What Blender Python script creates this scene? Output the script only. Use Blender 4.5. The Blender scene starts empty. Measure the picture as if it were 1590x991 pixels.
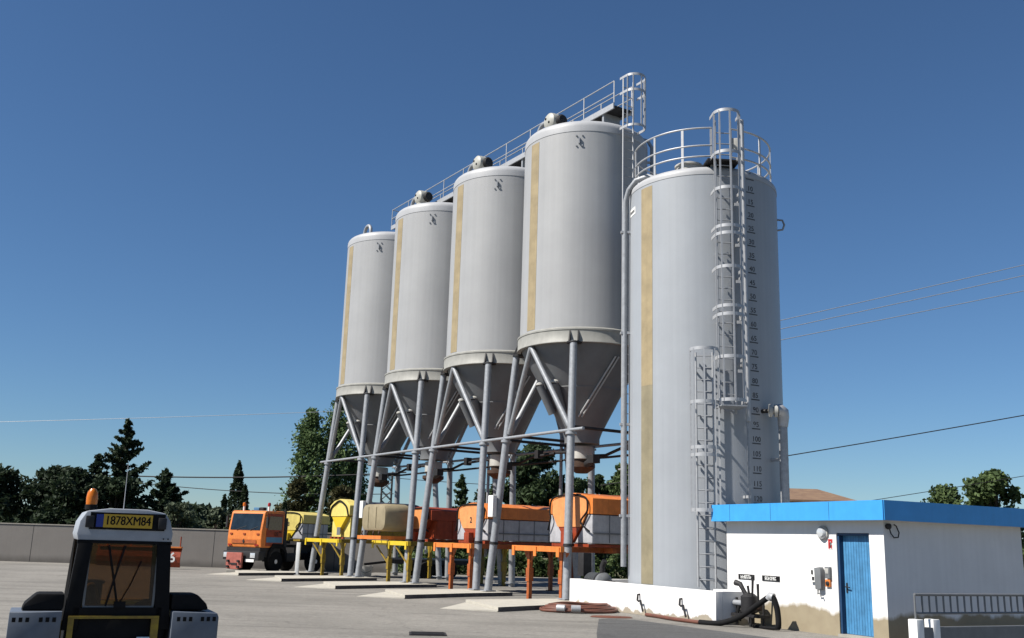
import bpy, bmesh, math, random
from mathutils import Vector, Matrix
R_ = math.radians
PI = math.pi
rnd = random.Random(7)
scene = bpy.context.scene
C = scene.collection

# ------------------------------------------------------------------ mesh builder
class MB:
    def __init__(self): self.v = []; self.f = []
    def add(self, vs, fs):
        o = len(self.v); self.v += [tuple(p) for p in vs]; self.f += [tuple(i + o for i in q) for q in fs]; return self
    def box(self, x0, x1, y0, y1, z0, z1):
        vs = [(x0,y0,z0),(x1,y0,z0),(x1,y1,z0),(x0,y1,z0),(x0,y0,z1),(x1,y0,z1),(x1,y1,z1),(x0,y1,z1)]
        return self.add(vs, [(0,3,2,1),(4,5,6,7),(0,1,5,4),(1,2,6,5),(2,3,7,6),(3,0,4,7)])
    def cbox(self, c, s):
        return self.box(c[0]-s[0]/2, c[0]+s[0]/2, c[1]-s[1]/2, c[1]+s[1]/2, c[2]-s[2]/2, c[2]+s[2]/2)
    def beam(self, p0, p1, w, h, up=(0,0,1)):
        p0, p1 = Vector(p0), Vector(p1); d = (p1-p0).normalized(); s = d.cross(Vector(up))
        if s.length < 1e-4: s = d.cross(Vector((0,1,0)))
        s.normalize(); t = s.cross(d)
        vs = []
        for p in (p0, p1):
            for a, b in ((-1,-1),(1,-1),(1,1),(-1,1)): vs.append(p + s*a*w/2 + t*b*h/2)
        return self.add(vs, [(3,2,1,0),(4,5,6,7),(0,1,5,4),(1,2,6,5),(2,3,7,6),(3,0,4,7)])
    def tube(self, p0, p1, r0, r1=None, n=12, caps=True):
        if r1 is None: r1 = r0
        p0, p1 = Vector(p0), Vector(p1); d = (p1-p0).normalized()
        s = d.cross(Vector((0,0,1)))
        if s.length < 1e-3: s = Vector((1,0,0))
        s.normalize(); t = d.cross(s)
        vs = []
        for p, r in ((p0,r0),(p1,r1)):
            for i in range(n):
                a = 2*PI*i/n; vs.append(p + (s*math.cos(a)+t*math.sin(a))*r)
        fs = [(i,(i+1)%n,n+(i+1)%n,n+i) for i in range(n)]
        if caps: fs += [tuple(range(n-1,-1,-1)), tuple(range(n,2*n))]
        return self.add(vs, fs)
    def path(self, pts, r, n=8, closed=False, caps=True):
        pts = [Vector(p) for p in pts]; m = len(pts); vs = []; prev = None
        for i, p in enumerate(pts):
            if closed: d = pts[(i+1)%m]-pts[(i-1)%m]
            else: d = pts[min(i+1,m-1)]-pts[max(i-1,0)]
            d.normalize()
            if prev is None:
                s = d.cross(Vector((0,0,1)))
                if s.length < 1e-3: s = d.cross(Vector((0,1,0)))
            else: s = prev - d*prev.dot(d)
            s.normalize(); prev = s; t = d.cross(s)
            rr = r[i] if isinstance(r, (list,tuple)) else r
            for k in range(n):
                a = 2*PI*k/n; vs.append(p+(s*math.cos(a)+t*math.sin(a))*rr)
        fs = []
        for i in range(m if closed else m-1):
            j = (i+1)%m
            for k in range(n): fs.append((i*n+k, i*n+(k+1)%n, j*n+(k+1)%n, j*n+k))
        if caps and not closed: fs += [tuple(range(n-1,-1,-1)), tuple(range((m-1)*n, m*n))]
        return self.add(vs, fs)
    def ribbon(self, pts, h, th, closed=False):   # flat strip, vertical height h, along pts in a horizontal plane
        pts = [Vector(p) for p in pts]; m = len(pts); vs = []
        for i, p in enumerate(pts):
            d = (pts[(i+1)%m]-pts[(i-1)%m]) if closed else (pts[min(i+1,m-1)]-pts[max(i-1,0)])
            s = Vector((d.y,-d.x,0)).normalized()
            for a, b in ((-1,-1),(1,-1),(1,1),(-1,1)): vs.append(p + s*a*th/2 + Vector((0,0,b*h/2)))
        fs = []
        for i in range(m if closed else m-1):
            j = (i+1)%m
            for k in range(4): fs.append((i*4+k, i*4+(k+1)%4, j*4+(k+1)%4, j*4+k))
        if not closed: fs += [(3,2,1,0), tuple(range((m-1)*4, m*4))]
        return self.add(vs, fs)
    def lathe(self, prof, n=48, c=(0,0,0), caps=True):
        vs = []; m = len(prof)
        for r, z in prof:
            for i in range(n):
                a = 2*PI*i/n; vs.append((c[0]+r*math.cos(a), c[1]+r*math.sin(a), c[2]+z))
        fs = []
        for j in range(m-1):
            for i in range(n): fs.append((j*n+i, j*n+(i+1)%n, (j+1)*n+(i+1)%n, (j+1)*n+i))
        if caps: fs += [tuple(range(n-1,-1,-1)), tuple(range((m-1)*n, m*n))]
        return self.add(vs, fs)
    def lathe_y(self, prof, n=24, c=(0,0,0)):      # axis along y: (r, y)
        o = len(self.v); self.lathe(prof, n)
        for i in range(o, len(self.v)):
            x, y, z = self.v[i]; self.v[i] = (c[0]+x, c[1]+z, c[2]+y)
        return self
    def lathe_x(self, prof, n=24, c=(0,0,0)):
        o = len(self.v); self.lathe(prof, n)
        for i in range(o, len(self.v)):
            x, y, z = self.v[i]; self.v[i] = (c[0]+z, c[1]+x, c[2]+y)
        return self
    def prism(self, poly, axis, a0, a1):
        m = len(poly); vs = []
        for a in (a0, a1):
            for p, q in poly:
                vs.append((p,a,q) if axis == 'y' else ((a,p,q) if axis == 'x' else (p,q,a)))
        return self.add(vs, [tuple(range(m)), tuple(range(2*m-1,m-1,-1))] + [(i, m+i, m+(i+1)%m, (i+1)%m) for i in range(m)])
    def arcshell(self, r, a0, a1, z0, z1, th, n=10):   # curved plate on a cylinder, degrees
        vs = []
        for i in range(n+1):
            a = R_(a0+(a1-a0)*i/n)
            for rr in (r, r+th):
                for z in (z0, z1): vs.append((rr*math.cos(a), rr*math.sin(a), z))
        fs = []
        for i in range(n):
            b = i*4; d = b+4
            fs += [(b+2,d+2,d+3,b+3),(b,b+1,d+1,d),(b+1,b+3,d+3,d+1),(b,d,d+2,b+2)]
        fs += [(0,2,3,1),(n*4,n*4+1,n*4+3,n*4+2)]
        return self.add(vs, fs)
    def build(self, name, m, parent=None, smooth=True, bevel=0, loc=None, rz=None, fix=True):
        me = bpy.data.meshes.new(name); me.from_pydata(self.v, [], self.f)
        if fix or bevel:
            bm = bmesh.new(); bm.from_mesh(me)
            if fix: bmesh.ops.recalc_face_normals(bm, faces=bm.faces)
            if bevel:
                es = [e for e in bm.edges if len(e.link_faces) == 2 and e.calc_face_angle(0) > 0.6]
                bmesh.ops.bevel(bm, geom=es, offset=bevel, segments=2, affect='EDGES', profile=0.6, clamp_overlap=True)
            bm.to_mesh(me); bm.free()
        if smooth:
            me.shade_smooth(); me.set_sharp_from_angle(angle=R_(38))
        me.materials.append(m)
        o = bpy.data.objects.new(name, me); C.objects.link(o)
        if parent is not None: o.parent = parent
        if loc is not None: o.location = loc
        if rz is not None: o.rotation_euler = (0,0,rz)
        return o

def tag(o, label=None, cat=None, group=None, kind=None):
    if label: o['label'] = label
    if cat: o['category'] = cat
    if group: o['group'] = group
    if kind: o['kind'] = kind
    return o
def thing(name, label, cat, loc=(0,0,0), rz=0, group=None):
    o = bpy.data.objects.new(name, None); C.objects.link(o); o.empty_display_size = .2
    o.location = loc; o.rotation_euler = (0,0,rz)
    return tag(o, label, cat, group)
def dup(o, parent=None, skip=()):
    c = o.copy(); C.objects.link(c)
    if parent is not None: c.parent = parent
    for ch in list(o.children):
        if ch.name.split('.')[0] in skip: continue
        dup(ch, c, skip)
    return c
def text_mesh(txt, size, bold=0.0, align='CENTER'):
    cu = bpy.data.curves.new('lettering', 'FONT'); cu.body = txt; cu.size = size; cu.align_x = align; cu.align_y = 'CENTER'
    cu.extrude = 0.002; cu.offset = bold; cu.space_character = 1.0+bold*14
    o = bpy.data.objects.new('lettering', cu); C.objects.link(o)
    dg = bpy.context.evaluated_depsgraph_get(); ev = o.evaluated_get(dg); me = ev.to_mesh()
    vs = [v.co.copy() for v in me.vertices]; fs = [tuple(p.vertices) for p in me.polygons]
    ev.to_mesh_clear(); bpy.data.objects.remove(o); bpy.data.curves.remove(cu)
    return vs, fs

# ------------------------------------------------------------------ materials
def mat(name, col, rough=.6, metal=0, var=.12, scale=3, streak=0, bump=0, bscale=60, col2=None, fine=0, spec=.4):
    m = bpy.data.materials.new(name); m.use_nodes = True; nt = m.node_tree; N = nt.nodes; L = nt.links
    b = N['Principled BSDF']; b.inputs['Roughness'].default_value = rough; b.inputs['Metallic'].default_value = metal
    b.inputs['Specular IOR Level'].default_value = spec
    col = tuple(x*.92 for x in col); col2 = tuple(x*.92 for x in col2) if col2 else None
    tc = N.new('ShaderNodeTexCoord')
    nz = N.new('ShaderNodeTexNoise'); nz.inputs['Scale'].default_value = scale; nz.inputs['Detail'].default_value = 6; nz.inputs['Roughness'].default_value = .65
    L.new(tc.outputs['Object'], nz.inputs['Vector'])
    ramp = N.new('ShaderNodeMapRange'); ramp.inputs[1].default_value = .3; ramp.inputs[2].default_value = .7
    L.new(nz.outputs['Fac'], ramp.inputs[0])
    mix = N.new('ShaderNodeMix'); mix.data_type = 'RGBA'
    c2 = col2 if col2 else tuple(x*(1-var*2) for x in col); c1 = col if col2 else tuple(min(1, x*(1+var*.5)) for x in col)
    mix.inputs[6].default_value = (*c1,1); mix.inputs[7].default_value = (*c2,1)
    L.new(ramp.outputs[0], mix.inputs[0]); out = mix.outputs[2]
    if streak:
        mp = N.new('ShaderNodeMapping'); mp.inputs['Scale'].default_value = (9,9,.12)
        L.new(tc.outputs['Object'], mp.inputs[0])
        n2 = N.new('ShaderNodeTexNoise'); n2.inputs['Scale'].default_value = 1; n2.inputs['Detail'].default_value = 5
        L.new(mp.outputs[0], n2.inputs['Vector'])
        r2 = N.new('ShaderNodeMapRange'); r2.inputs[1].default_value = .35; r2.inputs[2].default_value = .75; r2.inputs[3].default_value = 1; r2.inputs[4].default_value = 1-streak
        L.new(n2.outputs['Fac'], r2.inputs[0])
        mm = N.new('ShaderNodeMix'); mm.data_type = 'RGBA'; mm.blend_type = 'MULTIPLY'; mm.inputs[0].default_value = 1
        L.new(out, mm.inputs[6]); L.new(r2.outputs[0], mm.inputs[7]); out = mm.outputs[2]
    if fine:
        n3 = N.new('ShaderNodeTexNoise'); n3.inputs['Scale'].default_value = bscale; n3.inputs['Detail'].default_value = 3
        L.new(tc.outputs['Object'], n3.inputs['Vector'])
        r3 = N.new('ShaderNodeMapRange'); r3.inputs[1].default_value = .3; r3.inputs[2].default_value = .7; r3.inputs[3].default_value = 1-fine; r3.inputs[4].default_value = 1+fine
        L.new(n3.outputs['Fac'], r3.inputs[0])
        m3 = N.new('ShaderNodeMix'); m3.data_type = 'RGBA'; m3.blend_type = 'MULTIPLY'; m3.inputs[0].default_value = 1
        L.new(out, m3.inputs[6]); L.new(r3.outputs[0], m3.inputs[7]); out = m3.outputs[2]
    L.new(out, b.inputs['Base Color'])
    if bump:
        n4 = N.new('ShaderNodeTexNoise'); n4.inputs['Scale'].default_value = bscale; n4.inputs['Detail'].default_value = 4
        L.new(tc.outputs['Object'], n4.inputs['Vector'])
        bp = N.new('ShaderNodeBump'); bp.inputs['Strength'].default_value = bump; bp.inputs['Distance'].default_value = .02
        L.new(n4.outputs['Fac'], bp.inputs['Height']); L.new(bp.outputs[0], b.inputs['Normal'])
    m['out'] = 1
    return m
def stained(name, col, stain, zlevel, amp, nscale, soft=.03, stain2=None, rough=.85, zmin=None):
    """painted render wall whose foot is stained / peeled up to an uneven line"""
    m = mat(name, col, rough, 0, .04, 1.1, streak=.05, bump=.25, bscale=90)
    nt = m.node_tree; N = nt.nodes; L = nt.links; b = N['Principled BSDF']
    base = b.inputs['Base Color'].links[0].from_socket
    tc = N.new('ShaderNodeTexCoord'); sx = N.new('ShaderNodeSeparateXYZ'); L.new(tc.outputs['Object'], sx.inputs[0])
    mp = N.new('ShaderNodeMapping'); mp.inputs['Scale'].default_value = (1,1,.35); L.new(tc.outputs['Object'], mp.inputs[0])
    nz = N.new('ShaderNodeTexNoise'); nz.inputs['Scale'].default_value = nscale; nz.inputs['Detail'].default_value = 5; nz.inputs['Roughness'].default_value = .55
    L.new(mp.outputs[0], nz.inputs['Vector'])
    ma = N.new('ShaderNodeMath'); ma.operation = 'MULTIPLY_ADD'; ma.inputs[1].default_value = amp; ma.inputs[2].default_value = zlevel - amp*.5
    L.new(nz.outputs['Fac'], ma.inputs[0])
    su = N.new('ShaderNodeMath'); su.operation = 'SUBTRACT'; L.new(ma.outputs[0], su.inputs[0]); L.new(sx.outputs['Z'], su.inputs[1])
    mr = N.new('ShaderNodeMapRange'); mr.inputs[1].default_value = -soft; mr.inputs[2].default_value = soft; L.new(su.outputs[0], mr.inputs[0])
    n2 = N.new('ShaderNodeTexNoise'); n2.inputs['Scale'].default_value = 4; n2.inputs['Detail'].default_value = 6; L.new(tc.outputs['Object'], n2.inputs['Vector'])
    sc = N.new('ShaderNodeMix'); sc.data_type = 'RGBA'; sc.inputs[6].default_value = (*stain,1)
    sc.inputs[7].default_value = (*(stain2 or tuple(x*.7 for x in stain)),1); L.new(n2.outputs['Fac'], sc.inputs[0])
    mx = N.new('ShaderNodeMix'); mx.data_type = 'RGBA'; L.new(mr.outputs[0], mx.inputs[0]); L.new(base, mx.inputs[6]); L.new(sc.outputs[2], mx.inputs[7])
    L.new(mx.outputs[2], b.inputs['Base Color'])
    return m
def glass(name, tint, gloss=.12):
    m = bpy.data.materials.new(name); m.use_nodes = True; nt = m.node_tree; N = nt.nodes; L = nt.links
    N.remove(N['Principled BSDF'])
    t = N.new('ShaderNodeBsdfTransparent'); t.inputs[0].default_value = (*tint,1)
    g = N.new('ShaderNodeBsdfGlossy'); g.inputs['Roughness'].default_value = .03; g.inputs[0].default_value = (.9,.95,1,1)
    x = N.new('ShaderNodeMixShader'); x.inputs[0].default_value = gloss
    L.new(t.outputs[0], x.inputs[1]); L.new(g.outputs[0], x.inputs[2]); L.new(x.outputs[0], N['Material Output'].inputs[0])
    return m
def leafmat(name, c1, c2, scale=.8, trans=.25):
    m = bpy.data.materials.new(name); m.use_nodes = True; nt = m.node_tree; N = nt.nodes; L = nt.links
    b = N['Principled BSDF']; b.inputs['Roughness'].default_value = .7; b.inputs['Specular IOR Level'].default_value = .2
    g = N.new('ShaderNodeNewGeometry'); tc = N.new('ShaderNodeTexCoord')
    nz = N.new('ShaderNodeTexNoise'); nz.inputs['Scale'].default_value = scale; nz.inputs['Detail'].default_value = 3; L.new(tc.outputs['Object'], nz.inputs['Vector'])
    ad = N.new('ShaderNodeMath'); ad.operation = 'MULTIPLY_ADD'; ad.inputs[1].default_value = .5; L.new(g.outputs['Random Per Island'], ad.inputs[0])
    m2 = N.new('ShaderNodeMapRange'); m2.inputs[1].default_value = .35; m2.inputs[2].default_value = .65; m2.inputs[4].default_value = .5; L.new(nz.outputs['Fac'], m2.inputs[0])
    L.new(m2.outputs[0], ad.inputs[2])
    mx = N.new('ShaderNodeMix'); mx.data_type = 'RGBA'; mx.inputs[6].default_value = (*c1,1); mx.inputs[7].default_value = (*c2,1)
    L.new(ad.outputs[0], mx.inputs[0]); L.new(mx.outputs[2], b.inputs['Base Color'])
    tr = N.new('ShaderNodeBsdfTranslucent'); L.new(mx.outputs[2], tr.inputs[0])
    ms = N.new('ShaderNodeMixShader'); ms.inputs[0].default_value = trans
    L.new(b.outputs[0], ms.inputs[1]); L.new(tr.outputs[0], ms.inputs[2]); L.new(ms.outputs[0], N['Material Output'].inputs[0])
    return m

M = {}
M['silo']   = mat('silo grey gelcoat', (0.337,0.341,0.347), .5, 0, .05, .5, streak=.07, bump=.06, bscale=26)
M['tank']   = mat('tank pale grey gelcoat', (0.325,0.345,0.372), .45, 0, .05, .5, streak=.07, bump=.06, bscale=26)
M['rim']    = mat('rim pale gelcoat', (0.3808,0.3876,0.4012), .5, 0, .05, 2, streak=.05)
M['strip']  = mat('bare resin strip', (0.34,0.272,0.1598), .5, 0, .12, 2.2, streak=.10)
M['strip2'] = mat('bare resin strip, brine behind', (.26,.225,.145), .5, 0, .12, 2.2, streak=.10)
M['ring']   = mat('ring cream gelcoat', (0.306,0.3026,0.2788), .55, 0, .09, 3, streak=.1)
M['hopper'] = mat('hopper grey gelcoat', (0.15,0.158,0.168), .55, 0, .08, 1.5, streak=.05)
M['galv']   = mat('galvanised steel', (0.3128,0.3264,0.3468), .5, .25, .12, 9, fine=.06, bscale=40)
M['galvb']  = mat('bright galvanised steel', (0.4216,0.4284,0.442), .45, .3, .08, 9)
M['dark']   = mat('dark steel', (0.0238,0.0224,0.0238), .6, .2, .2, 8)
M['black']  = mat('black rubber', (0.009,0.009,0.010), .8, 0, .2, 8, spec=.15)
M['rust']   = mat('rusty steel', (0.075,0.038,0.022), .8, .1, .3, 7, col2=(0.03,0.018,0.013))
M['white']  = mat('white paint', (0.78,0.78,0.76), .5, 0, .05, 4)
M['offw']   = mat('weathered white paint', (0.4216,0.4148,0.3876), .6, 0, .12, 5)
M['filter'] = mat('filter housing beige', (0.408,0.4012,0.3604), .5, 0, .1, 4, fine=.05)
M['yellow'] = mat('yellow enamel', (0.612,0.442,0.0255), .45, 0, .07, 4)
M['paleyel']= mat('faded yellow enamel', (0.70,0.57,0.165), .48, 0, .12, 3, streak=.14, fine=.05, bscale=30)
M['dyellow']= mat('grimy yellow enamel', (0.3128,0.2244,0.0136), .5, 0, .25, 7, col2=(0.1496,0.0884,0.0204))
M['orange'] = mat('orange enamel', (0.70,0.21,0.042), .45, 0, .14, 3, streak=.14, fine=.05, bscale=30)
M['porange']= mat('faded orange enamel', (0.74,0.30,0.105), .48, 0, .12, 3, streak=.14, fine=.05, bscale=30)
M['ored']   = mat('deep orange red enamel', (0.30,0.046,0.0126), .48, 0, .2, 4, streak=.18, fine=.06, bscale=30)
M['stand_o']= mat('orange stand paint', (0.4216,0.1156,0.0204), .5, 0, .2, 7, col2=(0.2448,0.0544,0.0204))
M['grime_w']= mat('greyish white plastic tank', (0.42,0.42,0.44), .4, 0, .14, 3, streak=.1)
M['navy']   = mat('navy tarpaulin', (0.0136,0.017,0.0408), .7, 0, .2, 4, bump=.3, bscale=9)
M['tan']    = mat('tan polyester', (0.2856,0.238,0.1496), .5, 0, .12, 2.5, bump=.1, bscale=12)
M['bfascia']= mat('sky blue sheet fascia', (0.0467,0.306,0.68), .4, 0, .05, 2.5, streak=.06)
M['bdoor']  = mat('blue door paint', (0.068,0.238,0.4488), .5, 0, .14, 5, streak=.22)
M['bframe'] = mat('dark blue door frame', (0.0136,0.0476,0.1156), .5, 0, .1, 5)
M['tblue']  = mat('blue truck stripe', (0.068,0.1904,0.34), .45, 0, .08, 5)
M['salmon'] = mat('faded red plough plate', (0.374,0.1088,0.0816), .6, 0, .15, 6)
M['red']    = mat('red plastic', (0.408,0.0204,0.0204), .4, 0, .1, 6)
M['greyp']  = mat('grey plastic', (0.1496,0.1564,0.1632), .5, 0, .1, 6)
M['cream']  = mat('cream render', (0.4216,0.374,0.2856), .9, 0, .08, 1.2, bump=.2, bscale=30)
M['conc']   = mat('pale concrete', (0.34,0.3196,0.2788), .9, 0, .12, 2.2, bump=.3, bscale=40, fine=.08)
M['pad']    = mat('bleached concrete', (0.43,0.405,0.35), .9, 0, .08, 2.2, bump=.3, bscale=40, fine=.06)
M['kerbdark'] = mat('dark kerb side', (0.0204,0.0204,0.0272), .7, 0, .3, 3, col2=(0.0816,0.0816,0.0884))
M['greyd']  = mat('worn dark lettering', (.085,.09,.10), .7, 0, .35, 3)
M['hosered']= mat('rust red hose', (0.15,0.05,0.03), .6, 0, .25, 7, col2=(.09,.04,.028), fine=.15, bscale=60)
M['tint']   = glass('tinted cab glass', (.55,.47,.38), .03)
M['wind']   = mat('dark windscreen glass', (0.017,0.0272,0.0374), .12, 0, .3, 2.2, spec=.4)
M['wind2']  = mat('side window glass', (0.0272,0.0408,0.0476), .08, 0, .2, 3, spec=.7)
M['bark']   = mat('bark', (0.0612,0.0442,0.0306), .9, 0, .3, 4, bump=.5, bscale=14)
M['cabgrey']= mat('grey white cab roof paint', (0.31,0.335,0.375), .5, 0, .08, 5, fine=.04)
M['plate']  = mat('yellow plate', (0.52,0.32,0.02), .45, 0, .05, 6)
M['band']   = mat('blue plate band', (0.0136,0.034,0.238), .45, 0, .05, 6)
M['fend']   = mat('grey blue fender paint', (0.115,0.135,0.17), .5, 0, .1, 5)
M['lens']   = mat('amber lens', (0.578,0.1496,0.0068), .25, 0, .15, 20)
M['lensred']= mat('red lens', (0.306,0.0136,0.0136), .3, 0, .1, 20)
M['lamp']   = mat('headlamp glass', (0.6,0.62,0.64), .15, .3, .1, 20)
M['tile']   = None
M['leaf_dark']  = leafmat('dark conifer needles', (0.011,0.02,0.012), (0.038,0.058,0.027))
M['leaf_pine']  = leafmat('pine needles', (0.018,0.032,0.016), (0.06,0.09,0.036))
M['leaf_green'] = leafmat('broad leaves', (0.03,0.052,0.02), (0.11,0.155,0.055))
M['leaf_pop']   = leafmat('poplar leaves', (0.04,0.07,0.026), (0.15,0.215,0.085))
M['leaf_brown'] = leafmat('ruddy leaves', (0.028,0.032,0.0144), (0.088,0.08,0.032))
M['leaf_olive'] = leafmat('grey green leaves', (0.04,0.055,0.032), (0.125,0.15,0.095))

# ------------------------------------------------------------------ frames of the yard
TH = .5715                                   # direction of the silo row
U = Vector((-math.sin(TH), math.cos(TH)))    # along the row, away from the camera
NN = Vector((-math.cos(TH), -math.sin(TH)))  # towards the yard
C4 = Vector((2.437, 32.575)); ROWRZ = -(PI/2-TH); SP = 5.086
def W(s, t, z=0): p = C4 + U*s + NN*t; return (p.x, p.y, z)
# local row frame: x = -s, y = -t

# ------------------------------------------------------------------ ground
def flat(poly, z): return MB().add([(x,y,z) for x, y in poly], [tuple(range(len(poly)))])
gm = mat('dry earth and grass', (.12,.105,.065), .95, 0, .3, .35, col2=(.075,.085,.03), fine=.2, bscale=5)
g = flat([(-900,-300),(900,-300),(900,1500),(-900,1500)], -.02).build('ground', gm, smooth=False); tag(g, kind='structure')
def asphalt(name, base, seed=0, seam=False):
    m = bpy.data.materials.new(name); m.use_nodes = True; nt = m.node_tree; N = nt.nodes; L = nt.links
    b = N['Principled BSDF']; b.inputs['Roughness'].default_value = .9; b.inputs['Specular IOR Level'].default_value = .25
    tc = N.new('ShaderNodeTexCoord')
    def noise(sc, det, stretch=None, ro=.6):
        v = tc.outputs['Object']
        mp = N.new('ShaderNodeMapping'); mp.inputs['Location'].default_value = (seed,seed*.7,0)
        if stretch: mp.inputs['Scale'].default_value = stretch; mp.inputs['Rotation'].default_value = (0,0,.35)
        L.new(v, mp.inputs[0])
        n = N.new('ShaderNodeTexNoise'); n.inputs['Scale'].default_value = sc; n.inputs['Detail'].default_value = det; n.inputs['Roughness'].default_value = ro
        L.new(mp.outputs[0], n.inputs['Vector']); return n.outputs['Fac']
    def rng(f, a, b_, lo, hi):
        r = N.new('ShaderNodeMapRange'); r.inputs[1].default_value=a; r.inputs[2].default_value=b_; r.inputs[3].default_value=lo; r.inputs[4].default_value=hi
        L.new(f, r.inputs[0]); return r.outputs[0]
    def mul(a, b_):
        r = N.new('ShaderNodeMath'); r.operation='MULTIPLY'; L.new(a, r.inputs[0]); L.new(b_, r.inputs[1]); return r.outputs[0]
    f = mul(rng(noise(.16,7,None,.68),.3,.7,.74,1.2), rng(noise(7,8,None,.7),.3,.7,.78,1.16))
    f = mul(f, rng(noise(90,3),.3,.7,.72,1.28)); f = mul(f, rng(noise(22,4),.3,.7,.84,1.14))
    f = mul(f, rng(noise(1,5,(.12,1.4,1)),.5,.74,1.04,.66))          # tyre scuffs, drawn out along the lane
    f = mul(f, rng(noise(.8,5,None,.6),.64,.74,1,.66))             # oil stains
    vo = N.new('ShaderNodeTexVoronoi'); vo.feature='DISTANCE_TO_EDGE'; vo.inputs['Scale'].default_value=.16
    dn = N.new('ShaderNodeTexNoise'); dn.inputs['Scale'].default_value=1.3; dn.inputs['Detail'].default_value=5; L.new(tc.outputs['Object'], dn.inputs['Vector'])
    ad = N.new('ShaderNodeVectorMath'); ad.operation='MULTIPLY_ADD'; ad.inputs[1].default_value=(1.6,1.6,0); L.new(dn.outputs['Color'], ad.inputs[0]); L.new(tc.outputs['Object'], ad.inputs[2])
    L.new(ad.outputs[0], vo.inputs['Vector'])
    f = mul(f, rng(vo.outputs['Distance'],.0,.005,.78,1))          # hairline cracks
    mx = N.new('ShaderNodeMix'); mx.data_type='RGBA'; mx.blend_type='MULTIPLY'; mx.inputs[0].default_value=1; mx.inputs[6].default_value=(*base,1)
    L.new(f, mx.inputs[7]); L.new(mx.outputs[2], b.inputs['Base Color'])
    bp = N.new('ShaderNodeBump'); bp.inputs['Strength'].default_value=.5; bp.inputs['Distance'].default_value=.01
    L.new(noise(90,3), bp.inputs['Height']); L.new(bp.outputs[0], b.inputs['Normal'])
    return m
yard = flat([(-70,-25),(60,-25),(60,51.9),(-70,51.9)], 0).build('asphalt_yard', asphalt('worn pale asphalt', (.198,.187,.168)), smooth=False); tag(yard, kind='structure')
pa = asphalt('newer dark asphalt', (.08,.08,.08), 5)
patch = flat([(2.25,24.05),(2.5,24.35),(3.1,24.2),(6.4,18.6),(9.6,12.0),(2.1,8.0),(1.55,16.5),(1.85,20.2)], .004).build('asphalt_patch', pa, smooth=False); tag(patch, kind='structure')

# concrete islands that carry the pairs of legs
for i, s0 in enumerate((-2.54, 2.54, 7.63, 12.71, 17.8)):
    mb = MB()
    top = [(.05,-6.0),(1.5,-5.75),(3.0,-5.3),(3.0,-1.4),(.95,-1.4),(.7,-2.4)]   # (s offset +2.5 .. , -t)
    poly = [(W(s0-2.5+a, -b)[0], W(s0-2.5+a, -b)[1]) for a, b in [(2.3-2.2+ .35,-6.0),(3.4,-5.2),(3.6,-1.5),(1.6,-1.5),(1.25,-3.4)]]
    zt = .115
    n = len(poly); mb.add([(x,y,0) for x,y in poly]+[(x,y,zt) for x,y in poly], [tuple(range(n,2*n))]+[(j,(j+1)%n,n+(j+1)%n,n+j) for j in range(n)])
    # low ramped nose
    q = [W(s0-2.5+a,-b)[:2] for a, b in [(.45,-6.02),(1.7,-6.95),(3.4,-5.22)]]
    mb.add([(*q[0],.0),(*q[1],.0),(*q[2],.0),(*q[0],.035),(*q[1],.01),(*q[2],.035)], [(3,4,5),(0,1,4,3),(1,2,5,4),(2,0,3,5)])
    o = mb.build('concrete_pad', M['pad'], smooth=False, bevel=0); tag(o, kind='structure')
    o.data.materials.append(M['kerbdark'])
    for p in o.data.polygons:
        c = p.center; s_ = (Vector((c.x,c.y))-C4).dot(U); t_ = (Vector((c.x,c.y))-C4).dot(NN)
        if abs(p.normal.z) < .3 and p.normal.xy.dot(-U) > .6 and t_ < 5.6: p.material_index = 1  # pad sides turned along the row towards the camera take the darker colour
mb = MB(); mb.box(-12.6,-11.2,46.0,46.6,0,.12); tag(mb.build('concrete_kerb', M['conc'], smooth=False, bevel=.02), kind='structure')

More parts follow.
